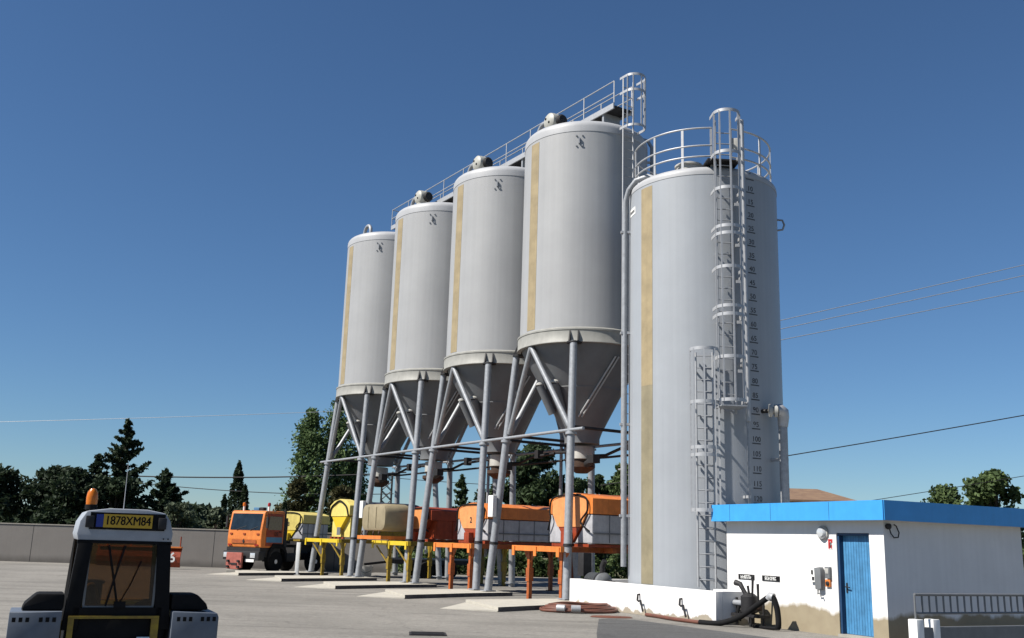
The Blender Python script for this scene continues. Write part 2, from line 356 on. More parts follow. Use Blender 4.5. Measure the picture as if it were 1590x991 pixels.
# ------------------------------------------------------------------ salt silos
ZR, ZS, RB, RR = 8.118, 15.12, 2.1475, 2.2366
def arcpts(c, r, a0, a1, n, plane='xz'):
    return [(c[0]+r*math.cos(R_(a0+(a1-a0)*i/n)), c[1], c[2]+r*math.sin(R_(a0+(a1-a0)*i/n))) for i in range(n+1)]
def legpt(sx, sy, z):
    k = (ZR-z)/ZR; return (sx*(1.62+(2.17-1.62)*k), sy*(1.60+(2.13-1.60)*k), z)
silo_labels = ['grey salt silo nearest the pale brine tank, largest of the four on legs',
               'grey legged salt silo second from the brine tank, over the orange hopper numbered 2',
               'grey legged salt silo third from the brine tank, over the tan tank',
               'farthest smallest grey legged salt silo, no round filter on its roof']
def make_silo():
    t = thing('salt_silo', silo_labels[0], 'silo', W(0,0), ROWRZ, 'salt silos standing in a row on tubular legs')
    MB().lathe([(RB,ZR+.3),(RB,ZS)], 96, caps=False).build('body', M['silo'], t)
    pr = [(RB+.012,ZS-.02),(RB+.012,ZS+.17)]
    for i in range(1,7):
        a = R_(i*13); pr.append((RB+.012-.28*(1-math.cos(a)), ZS+.17+.26*math.sin(a)))
    pr += [(1.4,ZS+.53),(.7,ZS+.62),(.05,ZS+.65)]
    MB().lathe(pr, 96).build('roof', M['rim'], t)
    MB().arcshell(RB, -96.5, -84.5, ZR+.36, ZS-.12, .006, 8).build('level_strip', M['strip'], t)
    rg = MB().lathe([(RB-.05,ZR-.18),(RR,ZR-.18),(RR,ZR-.15),(RR-.02,ZR-.12),(RR-.02,ZR+.2),(RR,ZR+.22),(RR,ZR+.27),(RB,ZR+.32)], 96, caps=False).build('support_ring', M['ring'], t)
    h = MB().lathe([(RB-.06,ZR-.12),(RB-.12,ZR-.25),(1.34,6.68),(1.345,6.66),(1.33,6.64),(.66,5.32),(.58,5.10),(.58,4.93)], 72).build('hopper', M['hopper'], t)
    # hopper pods with pale caps
    for a in (-72,-100):
        d = Vector((math.cos(R_(a)), math.sin(R_(a)),0))
        p0 = d*(1.50)+Vector((0,0,6.75)); p1 = d*(1.02)+Vector((0,0,5.85))
        v = MB().tube(p1+d*.08, p0+d*.08, .13, .13, 16).build('vibrator', M['hopper'], h)
        MB().lathe([(.14,0),(.14,.05),(.10,.10),(.03,.12)], 16, tuple(p0+d*.08)).build('vibrator_cap', M['offw'], h)
    for dy in (0,.13):
        MB().tube((1.93,-.02-dy,7.6), (.70,-.55-dy,5.72), .032, n=8).build('stiffener', M['galvb'], h)
    for sx in (-1,1):
        for sy in (-1,1):
            l = MB().tube(legpt(sx,sy,.02), legpt(sx,sy,ZR-.18), .128, .118, 20).build('leg', M['galv'], t)
            p = legpt(sx,sy,.14); MB().box(p[0]-.19,p[0]+.19,p[1]-.19,p[1]+.19,.13,.16).build('base_plate', M['galv'], l)
            p0, p1 = legpt(sx,sy,1.62), legpt(sx,sy,1.70); MB().tube(p0,p1,.145,n=20).build('clamp', M['dark'], l)
            p0, p1 = legpt(sx,sy,4.96), legpt(sx,sy,5.04); MB().tube(p0,p1,.175,n=20).build('flange', M['galv'], l)
            # twin foot brackets on the ring
            a = math.atan2(sy*1.6, sx*1.62); rb = MB()
            for da in (-.06,.06):
                d = Vector((math.cos(a+da), math.sin(a+da),0)); q = Vector((-d.y,d.x,0))*.02
                pts = [d*(RR-.03)+Vector((0,0,ZR-.17)), d*(RR+.14)+Vector((0,0,ZR-.17)), d*(RR-.01)+Vector((0,0,ZR+.19))]
                rb.add([x-q for x in pts]+[x+q for x in pts], [(0,1,2),(5,4,3),(0,3,4,1),(1,4,5,2),(2,5,3,0)])
            d = Vector((math.cos(a),math.sin(a),0)); c = d*(RR-.05)
            rb.tube(c+Vector((0,0,ZR-.23)), c+Vector((0,0,ZR-.18)), .24, n=16)
            rb.build('bracket', M['dark'], l)
            # struts from the ring between the legs down to the leg
            zt = 5.25
            MB().tube((sx*.0, sy*2.12, ZR-.2), legpt(sx*.93,sy*.99,zt), .085, n=14).build('strut', M['galv'], t)
            if sx < 0: MB().tube((sx*2.12, 0, ZR-.2), legpt(sx*.99,sy*.93,zt), .085, n=14).build('strut', M['galv'], t)
    z = 5.1
    for sy in (-1,1):
        y = legpt(1,sy,z)[1]*1.04; MB().tube((-SP/2+.003,y,z),(SP/2-.003,y,z),.05,n=12).build('cross_rail', M['galv'], t)
    for sx in (-1,1):
        x = legpt(sx,1,z)[0]*1.03; y = legpt(1,1,z)[1]; MB().tube((x,-y,z+.11),(x,y,z+.11),.05,n=12).build('cross_rail', M['dark'], t)
    # discharge
    MB().lathe([(.34,4.42),(.36,4.44),(.36,4.84),(.30,4.86)], 32).build('outlet', M['offw'], t)
    vb = MB().lathe([(.20,3.98),(.44,4.16),(.44,4.28),(.30,4.30),(.30,4.42)], 28).build('valve', M['rust'], t)
    mb = MB().tube((.4,-.1,4.25),(1.05,-.35,4.32),.11,n=14).cbox((1.1,-.37,4.36),(.34,.28,.26))
    mb.build('actuator', M['dark'], vb)
    mb = MB()
    mb.path([(-2.5,.75,4.85),(-1.2,.75,4.8),(-.6,.6,4.62),(.5,.6,4.58),(1.1,.75,4.78),(2.5,.75,4.83)], .05, 10)
    mb.path([(-2.5,1.1,4.62),(0,1.1,4.58),(2.5,1.1,4.6)], .04, 8)
    mb.cbox((-1.35,.75,4.86),(.3,.26,.22)).cbox((1.5,.75,4.85),(.22,.24,.3))
    mb.build('service_pipe', M['dark'], t)
    # roof fittings
    f = MB().lathe_y([(.05,-.30),(.22,-.29),(.31,-.22),(.33,-.10),(.33,.22),(.27,.28),(.05,.29)], 28, (-1.3,-.5,16.68)).build('dust_filter', M['filter'], t)
    MB().lathe_x([(.05,.30),(.22,.30),(.22,.42),(.17,.47),(.03,.48)], 20, (-1.3,-.42,16.66)).build('filter_motor', M['dark'], f)
    for dx, dz in ((-.1,.1),(.1,-.08)): MB().lathe_y([(.03,-.325),(.045,-.31),(.045,-.27)], 12, (-1.3+dx,-.5,16.68+dz)).build('port', M['dark'], f)
    MB().tube((-1.3,-.5,15.5),(-1.3,-.5,16.4),.25,n=20).build('filter_base', M['filter'], f)
    MB().path([(-2.12,-.6,15.2)]+arcpts((-1.76,-.6,16.42), .36, 180, 0, 14)+[(-1.40,-.6,15.6)], .085, 12).build('vent_elbow', M['galv'], t)
    MB().tube((-.2,.5,15.6),(-.2,.5,15.95),.22,n=20).tube((-.2,.5,15.95),(-.2,.5,16.0),.27,n=20).build('roof_hatch', M['offw'], t)
    # lifting lug with bolts
    lg = Matrix.Rotation(R_(-43),4,'Z'); mb = MB()
    mb.box(RB-.02,RB+.08,-.02,.02,ZS-.48,ZS-.26)
    for z0 in (ZS-.54,ZS-.18): 
        mb.box(RB-.02,RB+.04,-.12,-.08,z0-.02,z0+.02).box(RB-.02,RB+.04,.08,.12,z0-.02,z0+.02)
    mb.v = [tuple(lg @ Vector(p)) for p in mb.v]
    o = mb.build('lifting_lug', M['galv'], t)
    # fill pipe up the side
    a = R_(50); d = Vector((math.cos(a), math.sin(a),0))
    p = [d*(RB+.16)+Vector((0,0,z_)) for z_ in (1.1,4,8,12,15.0,15.35)]
    p += [d*(RB+.02)+Vector((0,0,15.6)), d*(RB-.35)+Vector((0,0,15.72)), d*(RB-.7)+Vector((0,0,15.62))]
    fp = MB().path(p, .062, 12).build('fill_pipe', M['galv'], t)
    for z_ in (9.2,11.2,13.2,14.8): MB().beam(d*(RB-.02)+Vector((0,0,z_)), d*(RB+.26)+Vector((0,0,z_)), .09, .06).build('pipe_clip', M['galvb'], fp)
    # junction box on the front left leg
    p = legpt(-1,-1,2.85); MB().box(p[0]-.15,p[0]+.15,p[1]-.31,p[1]-.15,2.5,3.2).build('junction_box', M['white'], t, bevel=.02)
    return t
silo0 = make_silo()
for i in range(1,4):
    skip = set()
    if i == 3: skip = {'dust_filter'}
    if i in (1,3): skip.add('junction_box')
    c = dup(silo0, skip=skip); c.location = W(SP*i, 0); c['label'] = silo_labels[i]

# ------------------------------------------------------------------ catwalk over the roofs
ZD = 16.45
cw = thing('catwalk', 'long grey steel catwalk with handrails running over the four silo roofs', 'catwalk', W(0,-.4,0), ROWRZ)
x0, x1 = -15.6, 1.55
MB().box(x0,x1,-.36,.36,ZD-.05,ZD).build('deck', M['dark'], cw, smooth=False)
for y in (-.4,.4): MB().box(x0,x1,y-.025,y+.025,ZD-.12,ZD+.08).build('edge_beam', M['galvb'], cw, smooth=False)
for y in (-.39,.39):
    for z in (ZD+.46, ZD+.9): MB().tube((x0,y,z),(x1,y,z),.02,n=8).build('handrail', M['galvb'], cw)
    k = 0; x = x1
    while x > x0-.01:
        MB().tube((x,y,ZD+.1),(x,y,ZD+.9),.02,n=8).build('post', M['galvb'], cw); x -= 1.715
for i in range(4):
    for dx in (-.9,.9): MB().box(-SP*i+dx-.05,-SP*i+dx+.05,-.36,.36,ZS+.45,ZD-.05).build('trestle', M['galv'], cw)
MB().tube((x0,-.39,ZD+.46),(x0,.39,ZD+.46),.02,n=8).build('handrail', M['galvb'], cw)
MB().tube((x0,-.39,ZD+.9),(x0,.39,ZD+.9),.02,n=8).build('handrail', M['galvb'], cw)

# ------------------------------------------------------------------ caged ladders (local: outward -y, ladder in the plane y = 0)
def cage_outline(z, hw=.36, dep=.68, n=16):
    pts = [(-hw,.0,z)]
    for i in range(n+1):
        a = PI - PI*i/n; pts.append((hw*math.cos(a), -(dep-hw)-hw*math.sin(a), z))
    pts.append((hw,.0,z)); return pts
def caged_ladder(label, loc, rz, z0, z1, hoops, ctop, cbot, parent=None, offs=None, group=None, brackets=()):
    t = thing('caged_ladder', label, 'ladder', loc, rz, group)
    for sx in (-1,1): MB().tube((sx*.215,0,z0),(sx*.215,0,z1),.026,n=8).build('stile', M['galvb'], t)
    z = z0+.18; first = None
    while z < z1-.05:
        if first is None:
            first = MB().tube((-.215,0,0),(.215,0,0),.016,n=6).build('rung', M['galv'], t, loc=(0,0,z))
        else:
            c = first.copy(); C.objects.link(c); c.parent = t; c.location = (0,0,z)
        z += .315
    fh = None
    for h in hoops:
        if fh is None: fh = MB().ribbon(cage_outline(0), .085, .016).build('cage_hoop', M['galvb'], t, loc=(0,0,h))
        else:
            c = fh.copy(); C.objects.link(c); c.parent = t; c.location = (0,0,h)
    fb = None
    for i in (1,4,8,12,15):
        p = cage_outline(0)[i+1]
        MB().box(p[0]-.022,p[0]+.022,p[1]-.012,p[1]+.012,cbot,ctop).build('cage_bar', M['galvb'], t)
    for z in brackets:
        for sx in (-1,1): MB().box(sx*.215-.02,sx*.215+.02,.0,.16,z-.02,z+.02).build('wall_bracket', M['galv'], t)
    return t
p = W(-2.32,.0)
caged_ladder('caged steel ladder climbing the nearest legged silo to the catwalk end', (p[0],p[1],0), ROWRZ+PI/2, 2.4, 17.05, (17.0,16.45,15.2), 17.0, 15.16, group=None, brackets=(4,))

# ------------------------------------------------------------------ brine tank
TC = Vector((5.492,27.456)); AZ = math.atan2(TC.x, TC.y); TR = 2.125
def TP(phi, r, z=0):
    a = -PI/2-AZ+R_(phi); return (TC.x+r*math.cos(a), TC.y+r*math.sin(a), z)
def tl(phi, r, z): a = -PI/2+R_(phi); return (r*math.cos(a), r*math.sin(a), z)
t = thing('brine_tank', 'tall pale grey cylindrical brine tank standing in the white walled basin', 'tank', (TC.x,TC.y,0), -AZ)
ZT = 11.72
MB().lathe([(TR,.12),(TR,ZT)], 128, caps=False).build('body', M['tank'], t)
pr = [(TR+.01,ZT-.02),(TR+.01,ZT+.06)]
for i in range(1,8):
    a = R_(i*12); pr.append((TR+.01-.26*(1-math.cos(a)), ZT+.06+.20*math.sin(a)))
pr += [(1.3,ZT+.36),(.6,ZT+.42),(.05,ZT+.44)]
MB().lathe(pr, 128).build('roof', M['rim'], t)
MB().arcshell(TR, -90-52.5, -90-40, 5.95, 11.62, .006, 8).build('level_strip', M['strip'], t)
tag(MB().arcshell(TR, -90-52.5, -90-40, .75, 5.948, .006, 8).build('level_strip', M['strip2'], t), 'greyer lower half of the level strip')
MB().lathe([(.36,ZT+.2),(.36,ZT+.50),(.40,ZT+.51),(.40,ZT+.56),(.25,ZT+.63),(.03,ZT+.65)], 32, (-.35,-1.25,0)).build('roof_hatch', M['offw'], t)
# capacity scale painted on the shell
sm = MB()
for v in range(5,155,5):
    z = 11.69-(v-5)*.0765
    vs, fs = text_mesh(str(v), .19, .002)
    a0 = -90+38
    def wrap(x, zz, rr): a = R_(a0)+x/TR; return (rr*math.cos(a), rr*math.sin(a), zz)
    sm.add([wrap(p.x, z+.075+p.y, TR+.003+p.z) for p in vs], fs)
    tk = [wrap(-.14+.28*i/4, z-.035+dz, TR+.004) for i in range(5) for dz in (-.016,.016)]
    sm.add(tk, [(2*i,2*i+2,2*i+3,2*i+1) for i in range(4)])
sm.build('scale_marks', M['greyd'], t, smooth=False, fix=False)
# guard rail
gap0, gap1 = 8, 24
def ringpts(r, z, a0, a1, n): return [tl(a0+(a1-a0)*i/n, r, z) for i in range(n+1)]
for z in (13.12,12.6,12.28):
    MB().path(ringpts(1.98, z, gap1, 360+gap0, 72), .026, 8).build('guard_rail', M['galvb'], t)
for a in (gap1, 55, 88, 121, 154, 187, 220, 253, 286, 319, 345, 360+gap0):
    MB().box(-.035,.035,-.012,.012,ZT+.12,13.14).build('rail_post', M['galvb'], t, loc=tl(a,1.98,0), rz=R_(a))
MB().box(-.45,.45,-2.35,-1.5,ZT+.30,ZT+.34).build('platform', M['dark'], t, rz=R_(15), smooth=False)
# gauge pole beside the ladder
MB().tube(tl(26.5,2.45,4.9),tl(26.5,2.45,13.2),.062,n=14).build('gauge_pole', M['galvb'], t)
MB().tube(tl(26.5,2.42,.7),tl(26.5,2.42,4.9),.032,n=10).build('gauge_pipe', M['galv'], t)
for z in (1.4,3.0,6.4,7.7,8.75,9.7,10.9): MB().beam(tl(26.5,2.1,z), tl(26.5,2.46,z), .05,.07).build('pole_bracket', M['galvb'], t)
for z in (6.2,7.5,8.6,9.6,10.75): MB().beam(tl(21,2.40,z), tl(26.5,2.45,z), .03,.08).build('tie_bracket', M['galvb'], t)
MB().cbox(tl(24,2.2,12.55),(.2,.22,.34)).cbox(tl(29,2.2,12.5),(.12,.2,.34)).build('gauge_box', M['offw'], t, bevel=.02)
# overflow pipe with elbow and valve on the right
mb = MB().path([tl(44,2.1,5.25),tl(46,2.35,5.25),tl(52,2.52,5.25)], .055, 12)
mb.build('valve_pipe', M['dark'], t)
MB().lathe_x([(.06,-.12),(.17,-.11),(.17,-.03),(.10,-.02),(.10,.02),(.17,.03),(.17,.11),(.06,.12)], 20, tl(46.5,2.42,5.25)).build('valve', M['offw'], t)
MB().path([tl(48.5,2.45,5.25),tl(50.5,2.5,5.27),tl(52.2,2.52,5.22),tl(53,2.52,5.1),tl(53,2.5,4.85)], [.17,.17,.17,.15,.13], 20).build('pipe_elbow', M['galvb'], t)
MB().path([tl(53,2.5,5.0),tl(53,2.5,3),tl(53,2.5,.75)], .115, 16).build('overflow_pipe', M['galv'], t)
for z in (1.2,2.6,4.0): MB().beam(tl(53,2.1,z), tl(53,2.62,z), .06,.08).build('pipe_clip', M['galv'], t)
# fill pipe on the left with its swan neck
pp = [tl(-76,2.28,1.15),tl(-76,2.28,5),tl(-76,2.28,9),tl(-76,2.28,11.2),tl(-75,2.27,11.55),tl(-72,2.2,11.85),tl(-66,2.05,12.08),tl(-58,1.8,12.15),tl(-52,1.6,12.05)]
fp = MB().path(pp, .078, 14).build('fill_pipe', M['galv'], t)
for z in (2.5,5,7.6,10.6): MB().beam(tl(-76,2.1,z), tl(-76,2.4,z), .12,.07).build('pipe_clip', M['galvb'], fp)
lp = MB().arcshell(TR, -90-74, -90-62, 11.02, 11.24, .008, 4).build('label_plate', M['white'], t)
mb = MB()
for k in range(9): mb.arcshell(TR+.008, -90-73+k*1.1, -90-72.3+k*1.1, 11.08, 11.17, .002, 1)
mb.build('lettering', M['dark'], lp, smooth=False)
MB().path([tl(90,TR,10.7),tl(90,TR+.15,10.72),tl(90,TR+.2,10.86),tl(90,TR+.15,11.0),tl(90,TR,11.02)], .03, 8).build('lifting_eye', M['galv'], t)

up = TP(15,2.28); lo = TP(0,2.28)
lad1 = caged_ladder('upper caged ladder of the pale tank, rising past its roof rail', up, -AZ+R_(15), 5.1, 13.2, (13.24,12.06,11.04,9.98,9.78,8.87,7.82,7.6,6.49,5.38), 13.24, 5.36, group='caged ladders on the brine tank', brackets=(5.6,7.5,9.4,11.3))
lad2 = caged_ladder('lower caged ladder of the pale tank, starting at the basin wall', lo, -AZ, .75, 6.69, (6.69,5.32,4.17,3.98,2.62), 6.69, 2.6, group='caged ladders on the brine tank', brackets=(1.0,2.6,4.4,6.2))
MB().box(-.36,.30,-.70,-.02,0,.03).build('rest_platform', M['galv'], lad1, loc=(0,0,5.2), smooth=False)

# ------------------------------------------------------------------ basin and booth (frame: k along A from the near corner, out towards the yard)
TB = .47; BO = Vector((7.603,20.182)); BA = Vector((-math.sin(TB), math.cos(TB))); BN = Vector((-math.cos(TB), -math.sin(TB)))
BRZ = -(PI/2-TB)      # local x = -k, local y = -out
M['boothwall'] = stained('white booth render', (.72,.71,.70), (.29,.25,.17), .50, .75, 1.1, .045, (.21,.17,.115))
M['basinwall'] = stained('white basin render', (.72,.71,.70), (.22,.20,.17), .10, .55, 2.6, .012, (.42,.36,.27))
bt = thing('containment_basin', 'low white rendered basin wall around the pale brine tank, peeling at its foot', 'basin', (BO.x,BO.y,0), BRZ)
hw = .74; k0, k1 = 4.04, 10.6; yf, yb = -1.03, 4.4
MB().box(-k1,-k0,yf,yf+.2,0,hw).build('front_wall', M['basinwall'], bt, bevel=.012)
MB().box(-k0-.2,-k0,yf+.2,-.02,0,hw).box(-k0-.9-.2,-k0-.9,.0,yb,0,hw).box(-k0-1.1,-k0-.2,-.22,-.02,0,hw).build('side_wall', M['basinwall'], bt)
MB().box(-k1,-k1+.2,yf+.2,yb,0,hw).build('side_wall', M['basinwall'], bt, bevel=.012)
MB().box(-k1+.2,-k0-1.1,yb-.2,yb,0,hw).build('back_wall', M['basinwall'], bt)
MB().box(-k1+.2,-k0-1.1,yf+.2,yb-.2,.0,.12).build('slab', M['conc'], bt, smooth=False)
for kx in (6.98,5.21):
    MB().path([(-kx-.1,yf,.50),(-kx-.1,yf-.06,.50),(-kx-.09,yf-.08,.36),(-kx-.02,yf-.09,.34),(-kx+.08,yf-.1,.36),(-kx+.14,yf-.1,.2),(-kx+.18,yf-.1,.10)], .026, 8).build('hook', M['dark'], bt)

b = thing('pump_booth', 'small white flat roofed booth with sky blue fascia and blue plank door', 'building', (BO.x,BO.y,0), BRZ)
dk0, dk1, dz = .385, 1.285, 2.10; BL, BD, BH = 4.87, 4.2, 2.36
mb = MB()
mb.box(-BL,-dk1,0,.2,0,BH).box(-dk0,0,0,.2,0,BH).box(-dk1,-dk0,0,.2,dz,BH)
mb.box(-.2,0,.2,BD,0,BH).box(-BL,-BL+.2,.2,BD,0,BH).box(-BL+.2,-.2,BD-.2,BD,0,BH)
mb.build('wall', M['boothwall'], b, smooth=False)
ov = .25
rf = MB().box(-BL-ov+.02,ov-.02,-ov+.02,BD+ov-.02,BH,BH+.36).build('roof', M['offw'], b, smooth=False)
mb = MB(); zz0, zz1 = BH-.01, BH+.385
mb.box(-BL-ov,ov,-ov-.015,-ov+.015,zz0,zz1).box(ov-.015,ov+.015,-ov+.015,BD+ov,zz0,zz1).box(-BL-ov-.015,-BL-ov+.015,-ov+.015,BD+ov,zz0,zz1).box(-BL-ov+.015,ov-.015,BD+ov-.015,BD+ov+.015,zz0,zz1)
fa = mb.build('fascia', M['bfascia'], rf, smooth=False)
mb = MB()
for x in (-BL+.45,-3.0,-1.2): mb.box(x-.004,x+.004,-ov-.018,-ov-.014,zz0+.01,zz1-.01)
mb.build('seam', M['bframe'], rf, smooth=False)
mb = MB().box(-dk1,-dk1+.05,.03,.19,0,dz).box(-dk0-.05,-dk0,.13,.19,0,dz).box(-dk1+.05,-dk0-.05,.03,.19,dz-.05,dz)
mb.build('door_frame', M['bframe'], b, smooth=False)
d = MB(); n = 11; w = (dk1-dk0-.1)/n
for i in range(n):
    xa = -dk1+.05+i*w; d.box(xa+.004,xa+w-.004,.135,.175,.06,dz-.05)
d.box(-dk1+.05,-dk0-.05,.15,.17,.05,dz-.06)
dr = d.build('door', M['bdoor'], b, smooth=False)
MB().cbox((-dk1+.12,.128,.98),(.04,.014,.2)).path([(-dk1+.12,.13,1.0),(-dk1+.12,.08,1.0),(-dk1+.24,.075,.99)], .012, 8).build('handle', M['dark'], dr)
MB().box(-dk1,-dk0,-.06,.19,.0,.05).build('doorstep', M['conc'], b, smooth=False)
# things on its front wall
def onwall(k, z, out=0.0): p = BO + BA*k + BN*out; return (p.x, p.y, z)
o = thing('bulkhead_lamp', 'round white bulkhead lamp under the blue fascia of the booth', 'lamp', onwall(1.64,2.10), BRZ)
MB().lathe_y([(.02,-.13),(.09,-.12),(.125,-.08),(.13,-.05)], 28).build('lens', M['lamp'], o)
MB().lathe_y([(.13,-.06),(.15,-.05),(.15,-.002),(.1,.0)], 28).build('housing', M['offw'], o)
o = thing('safety_sign', 'small red and white extinguisher sign beside the blue door', 'sign', onwall(1.45,1.87), BRZ)
MB().box(-.07,.07,-.008,-.001,-.11,.11).build('panel', M['white'], o, smooth=False)
MB().box(-.062,-.012,-.011,-.008,-.1,.1).box(.012,.062,-.011,-.008,.02,.1).box(-.012,.012,-.011,-.008,.05,.1).box(.018,.05,-.011,-.008,-.1,-.02).build('symbol', M['red'], o, smooth=False)
MB().path([(0,-.011,-.08),(0,-.011,.03)], .012, 6).path([(.0,-.012,.03),(.035,-.012,.01),(.045,-.012,-.03)], .007, 6).build('pictogram', M['dark'], o)
o = thing('intercom', 'grey wall intercom with white side panel beside the booth door', 'intercom', onwall(1.76,1.12), BRZ)
MB().prism([(-.09,.24),(.06,.26),(.10,.2),(.10,-.18),(.02,-.22),(-.07,-.2)], 'y', -.12, -.001).build('housing', M['greyp'], o, bevel=.008)
MB().box(-.27,-.10,-.07,-.001,-.06,.24).build('side_panel', M['white'], o, bevel=.008)
MB().box(-.22,-.17,-.08,-.07,.1,.19).box(-.2,-.14,-.08,-.07,-.02,.05).build('button', M['dark'], o, smooth=False)
MB().path([(-.05,-.06,-.22),(-.03,-.09,-.30),(.03,-.09,-.28),(.06,-.09,-.34)], .015, 8).build('cord', M['greyp'], o)
o = thing('switch_box', 'small grey switch box above the orange button by the door', 'switch', onwall(1.52,1.27), BRZ)
MB().box(-.07,.07,-.07,-.001,-.12,.12).build('housing', M['greyp'], o, bevel=.01)
MB().box(-.045,.045,-.08,-.07,-.02,.09).build('cover', M['offw'], o, bevel=.004)
o = thing('alarm_button', 'small orange alarm button on the white booth wall', 'button', onwall(1.53,1.05), BRZ)
MB().box(-.075,.06,-.05,-.001,-.07,.08).build('housing', M['orange'], o, bevel=.008)
MB().lathe_y([(.02,-.08),(.045,-.07),(.045,-.05)], 16).build('knob', M['dark'], o)
for k, wid, nl, lab in ((4.17,.56,6,'black sign with white lettering nearer the pale tank, left on the booth wall'),(3.33,.58,7,'black sign with white lettering right of the other, above the pump hose')):
    o = thing('name_sign', lab, 'sign', onwall(k,1.07), BRZ, 'black lettered signs on the booth wall')
    MB().box(-wid/2,wid/2,-.014,-.001,-.06,.06).build('panel', M['black'], o, smooth=False)
    mb = MB(); r2 = random.Random(nl)
    for i in range(nl):
        xa = -.19+i*.38/nl; ww = .38/nl-.014
        mb.box(xa,xa+.014,-.018,-.014,-.038,.038)
        q = r2.random()
        if q < .6: mb.box(xa+.014,xa+ww,-.018,-.014,.024,.038)
        if q > .3: mb.box(xa+.014,xa+ww,-.018,-.014,-.007,.007)
        if q < .5: mb.box(xa+ww-.014,xa+ww,-.018,-.014,-.038,-.007)
        if q > .4: mb.box(xa+.014,xa+ww-.014,-.018,-.014,-.038,-.024)
    mb.build('lettering', M['white'], o, smooth=False)
q = BO + BA*0 ; pr_ = Vector((BN.y*-1*0+math.cos(TB)*0,0))
o = thing('cable_loop', 'black cable loop hanging from a bracket on the shaded booth corner', 'cable', (BO.x,BO.y,0), BRZ)
MB().lathe_x([(.05,.0),(.06,.02),(.06,.07),(.03,.08)], 14, (.0,.10,2.24)).build('bracket', M['dark'], o)
MB().path([(.05,.10,2.24),(.06,.14,2.10),(.06,.22,2.02),(.06,.34,2.03),(.06,.37,2.12),(.06,.30,2.25),(.06,.24,2.28)], .013, 8).build('cord', M['dark'], o)

# pump with its pipework in front of the booth
pk = thing('pump_set', 'dark pump with valves and levers on a low frame before the booth', 'pump', (*(BO+BA*3.55+BN*.5),0), BRZ)
mb = MB().beam((-.45,-.1,.25),(.45,-.1,.25),.05,.06).beam((-.45,.2,.25),(.45,.2,.25),.05,.06).beam((-.45,-.1,.25),(-.45,.2,.25),.05,.06).beam((.45,-.1,.25),(.45,.2,.25),.05,.06)
for x in (-.45,.45): mb.beam((x,.05,.0),(x,.05,.62),.04,.04)
mb.beam((.05,.05,0),(.05,.05,.28),.09,.09).build('base_frame', M['dark'], pk)
MB().lathe([(.10,.28),(.19,.32),(.19,.66),(.12,.72),(.05,.74)], 24, (-.02,.05,0)).build('housing', M['dark'], pk)
MB().path([(-.6,.0,.50),(-.35,.0,.50),(-.15,.0,.50)], .065, 12).lathe_x([(.1,-.03),(.1,.03)],16,(-.55,0,.5)).build('inlet_pipe', M['galv'], pk)
MB().path([(-.05,.05,.60),(-.2,.02,.82),(-.26,0,.92),(-.40,-.02,.95)], [.05,.05,.06,.07], 12).build('outlet_pipe', M['dark'], pk)
MB().path([(-.3,.0,.45),(-.32,-.05,.3),(-.2,-.08,.15),(-.16,-.05,.35)], .045, 10).build('drain_hose', M['black'], pk)
for p0, p1 in (((.14,0,.6),(.20,-.02,1.12)),((.32,.02,.55),(.36,-.02,.95)),((.06,0,.62),(.02,-.02,.9))):
    MB().tube(p0,p1,.022,.03,10).build('lever', M['dark'], pk)
MB().tube((.30,.03,.45),(.42,.03,.47),.09,n=14).tube((.12,.05,.45),(.3,.05,.47),.06,n=14).build('valve', M['rust'], pk)
MB().tube((.2,-.1,.02),(.2,-.1,.4),.015,n=8).build('drain_tap', M['dark'], pk)
# suction hose
def bp(k, out, z): p = BO + BA*k + BN*out; return Vector((p.x,p.y,z))
def smooth_pts(pts, n=6):
    out = []; P = [Vector(p) for p in pts]
    for i in range(len(P)-1):
        a = P[max(i-1,0)]; b_ = P[i]; c_ = P[i+1]; d_ = P[min(i+2,len(P)-1)]
        for j in range(n):
            t_ = j/n; out.append(.5*((2*b_)+(c_-a)*t_+(2*a-5*b_+4*c_-d_)*t_**2+(3*b_-a-3*c_+d_)*t_**3))
    out.append(P[-1]); return out
hp = [bp(6.55,1.2,.045),bp(5.9,1.25,.045),bp(5.1,1.35,.045),bp(4.3,1.3,.045),bp(3.85,1.1,.06),bp(3.4,.9,.22),bp(3.05,.72,.48),bp(2.8,.62,.66),bp(2.70,.6,.70)]
h = thing('suction_hose', 'black suction hose trailing along the basin wall and looping past the pump', 'hose', tuple(bp(2.7,.6,0)), 0)
off = bp(2.7,.6,0)
def sub(pts): return [Vector(p)-off for p in pts]
MB().path(sub(smooth_pts(hp[3:])), .062, 12).build('raised_hose', M['black'], h)
MB().path(sub(smooth_pts(hp[:4])), .045, 12).build('ground_hose', M['hosered'], h)
MB().path(sub(smooth_pts([bp(2.70,.6,.70),bp(2.62,.58,.68),bp(2.55,.55,.45),bp(2.52,.55,.15),bp(2.56,.55,.05)])), .062, 12).build('drop_hose', M['black'], h)
MB().path(sub([bp(2.74,.6,.66),bp(2.70,.6,.72),bp(2.62,.58,.70)]), .085, 12).build('coupling', M['galvb'], h)
MB().path(sub(smooth_pts([bp(2.56,.55,.05),bp(2.9,.55,.035),bp(3.4,.5,.035)])), .035, 10).build('return_hose', M['black'], h)

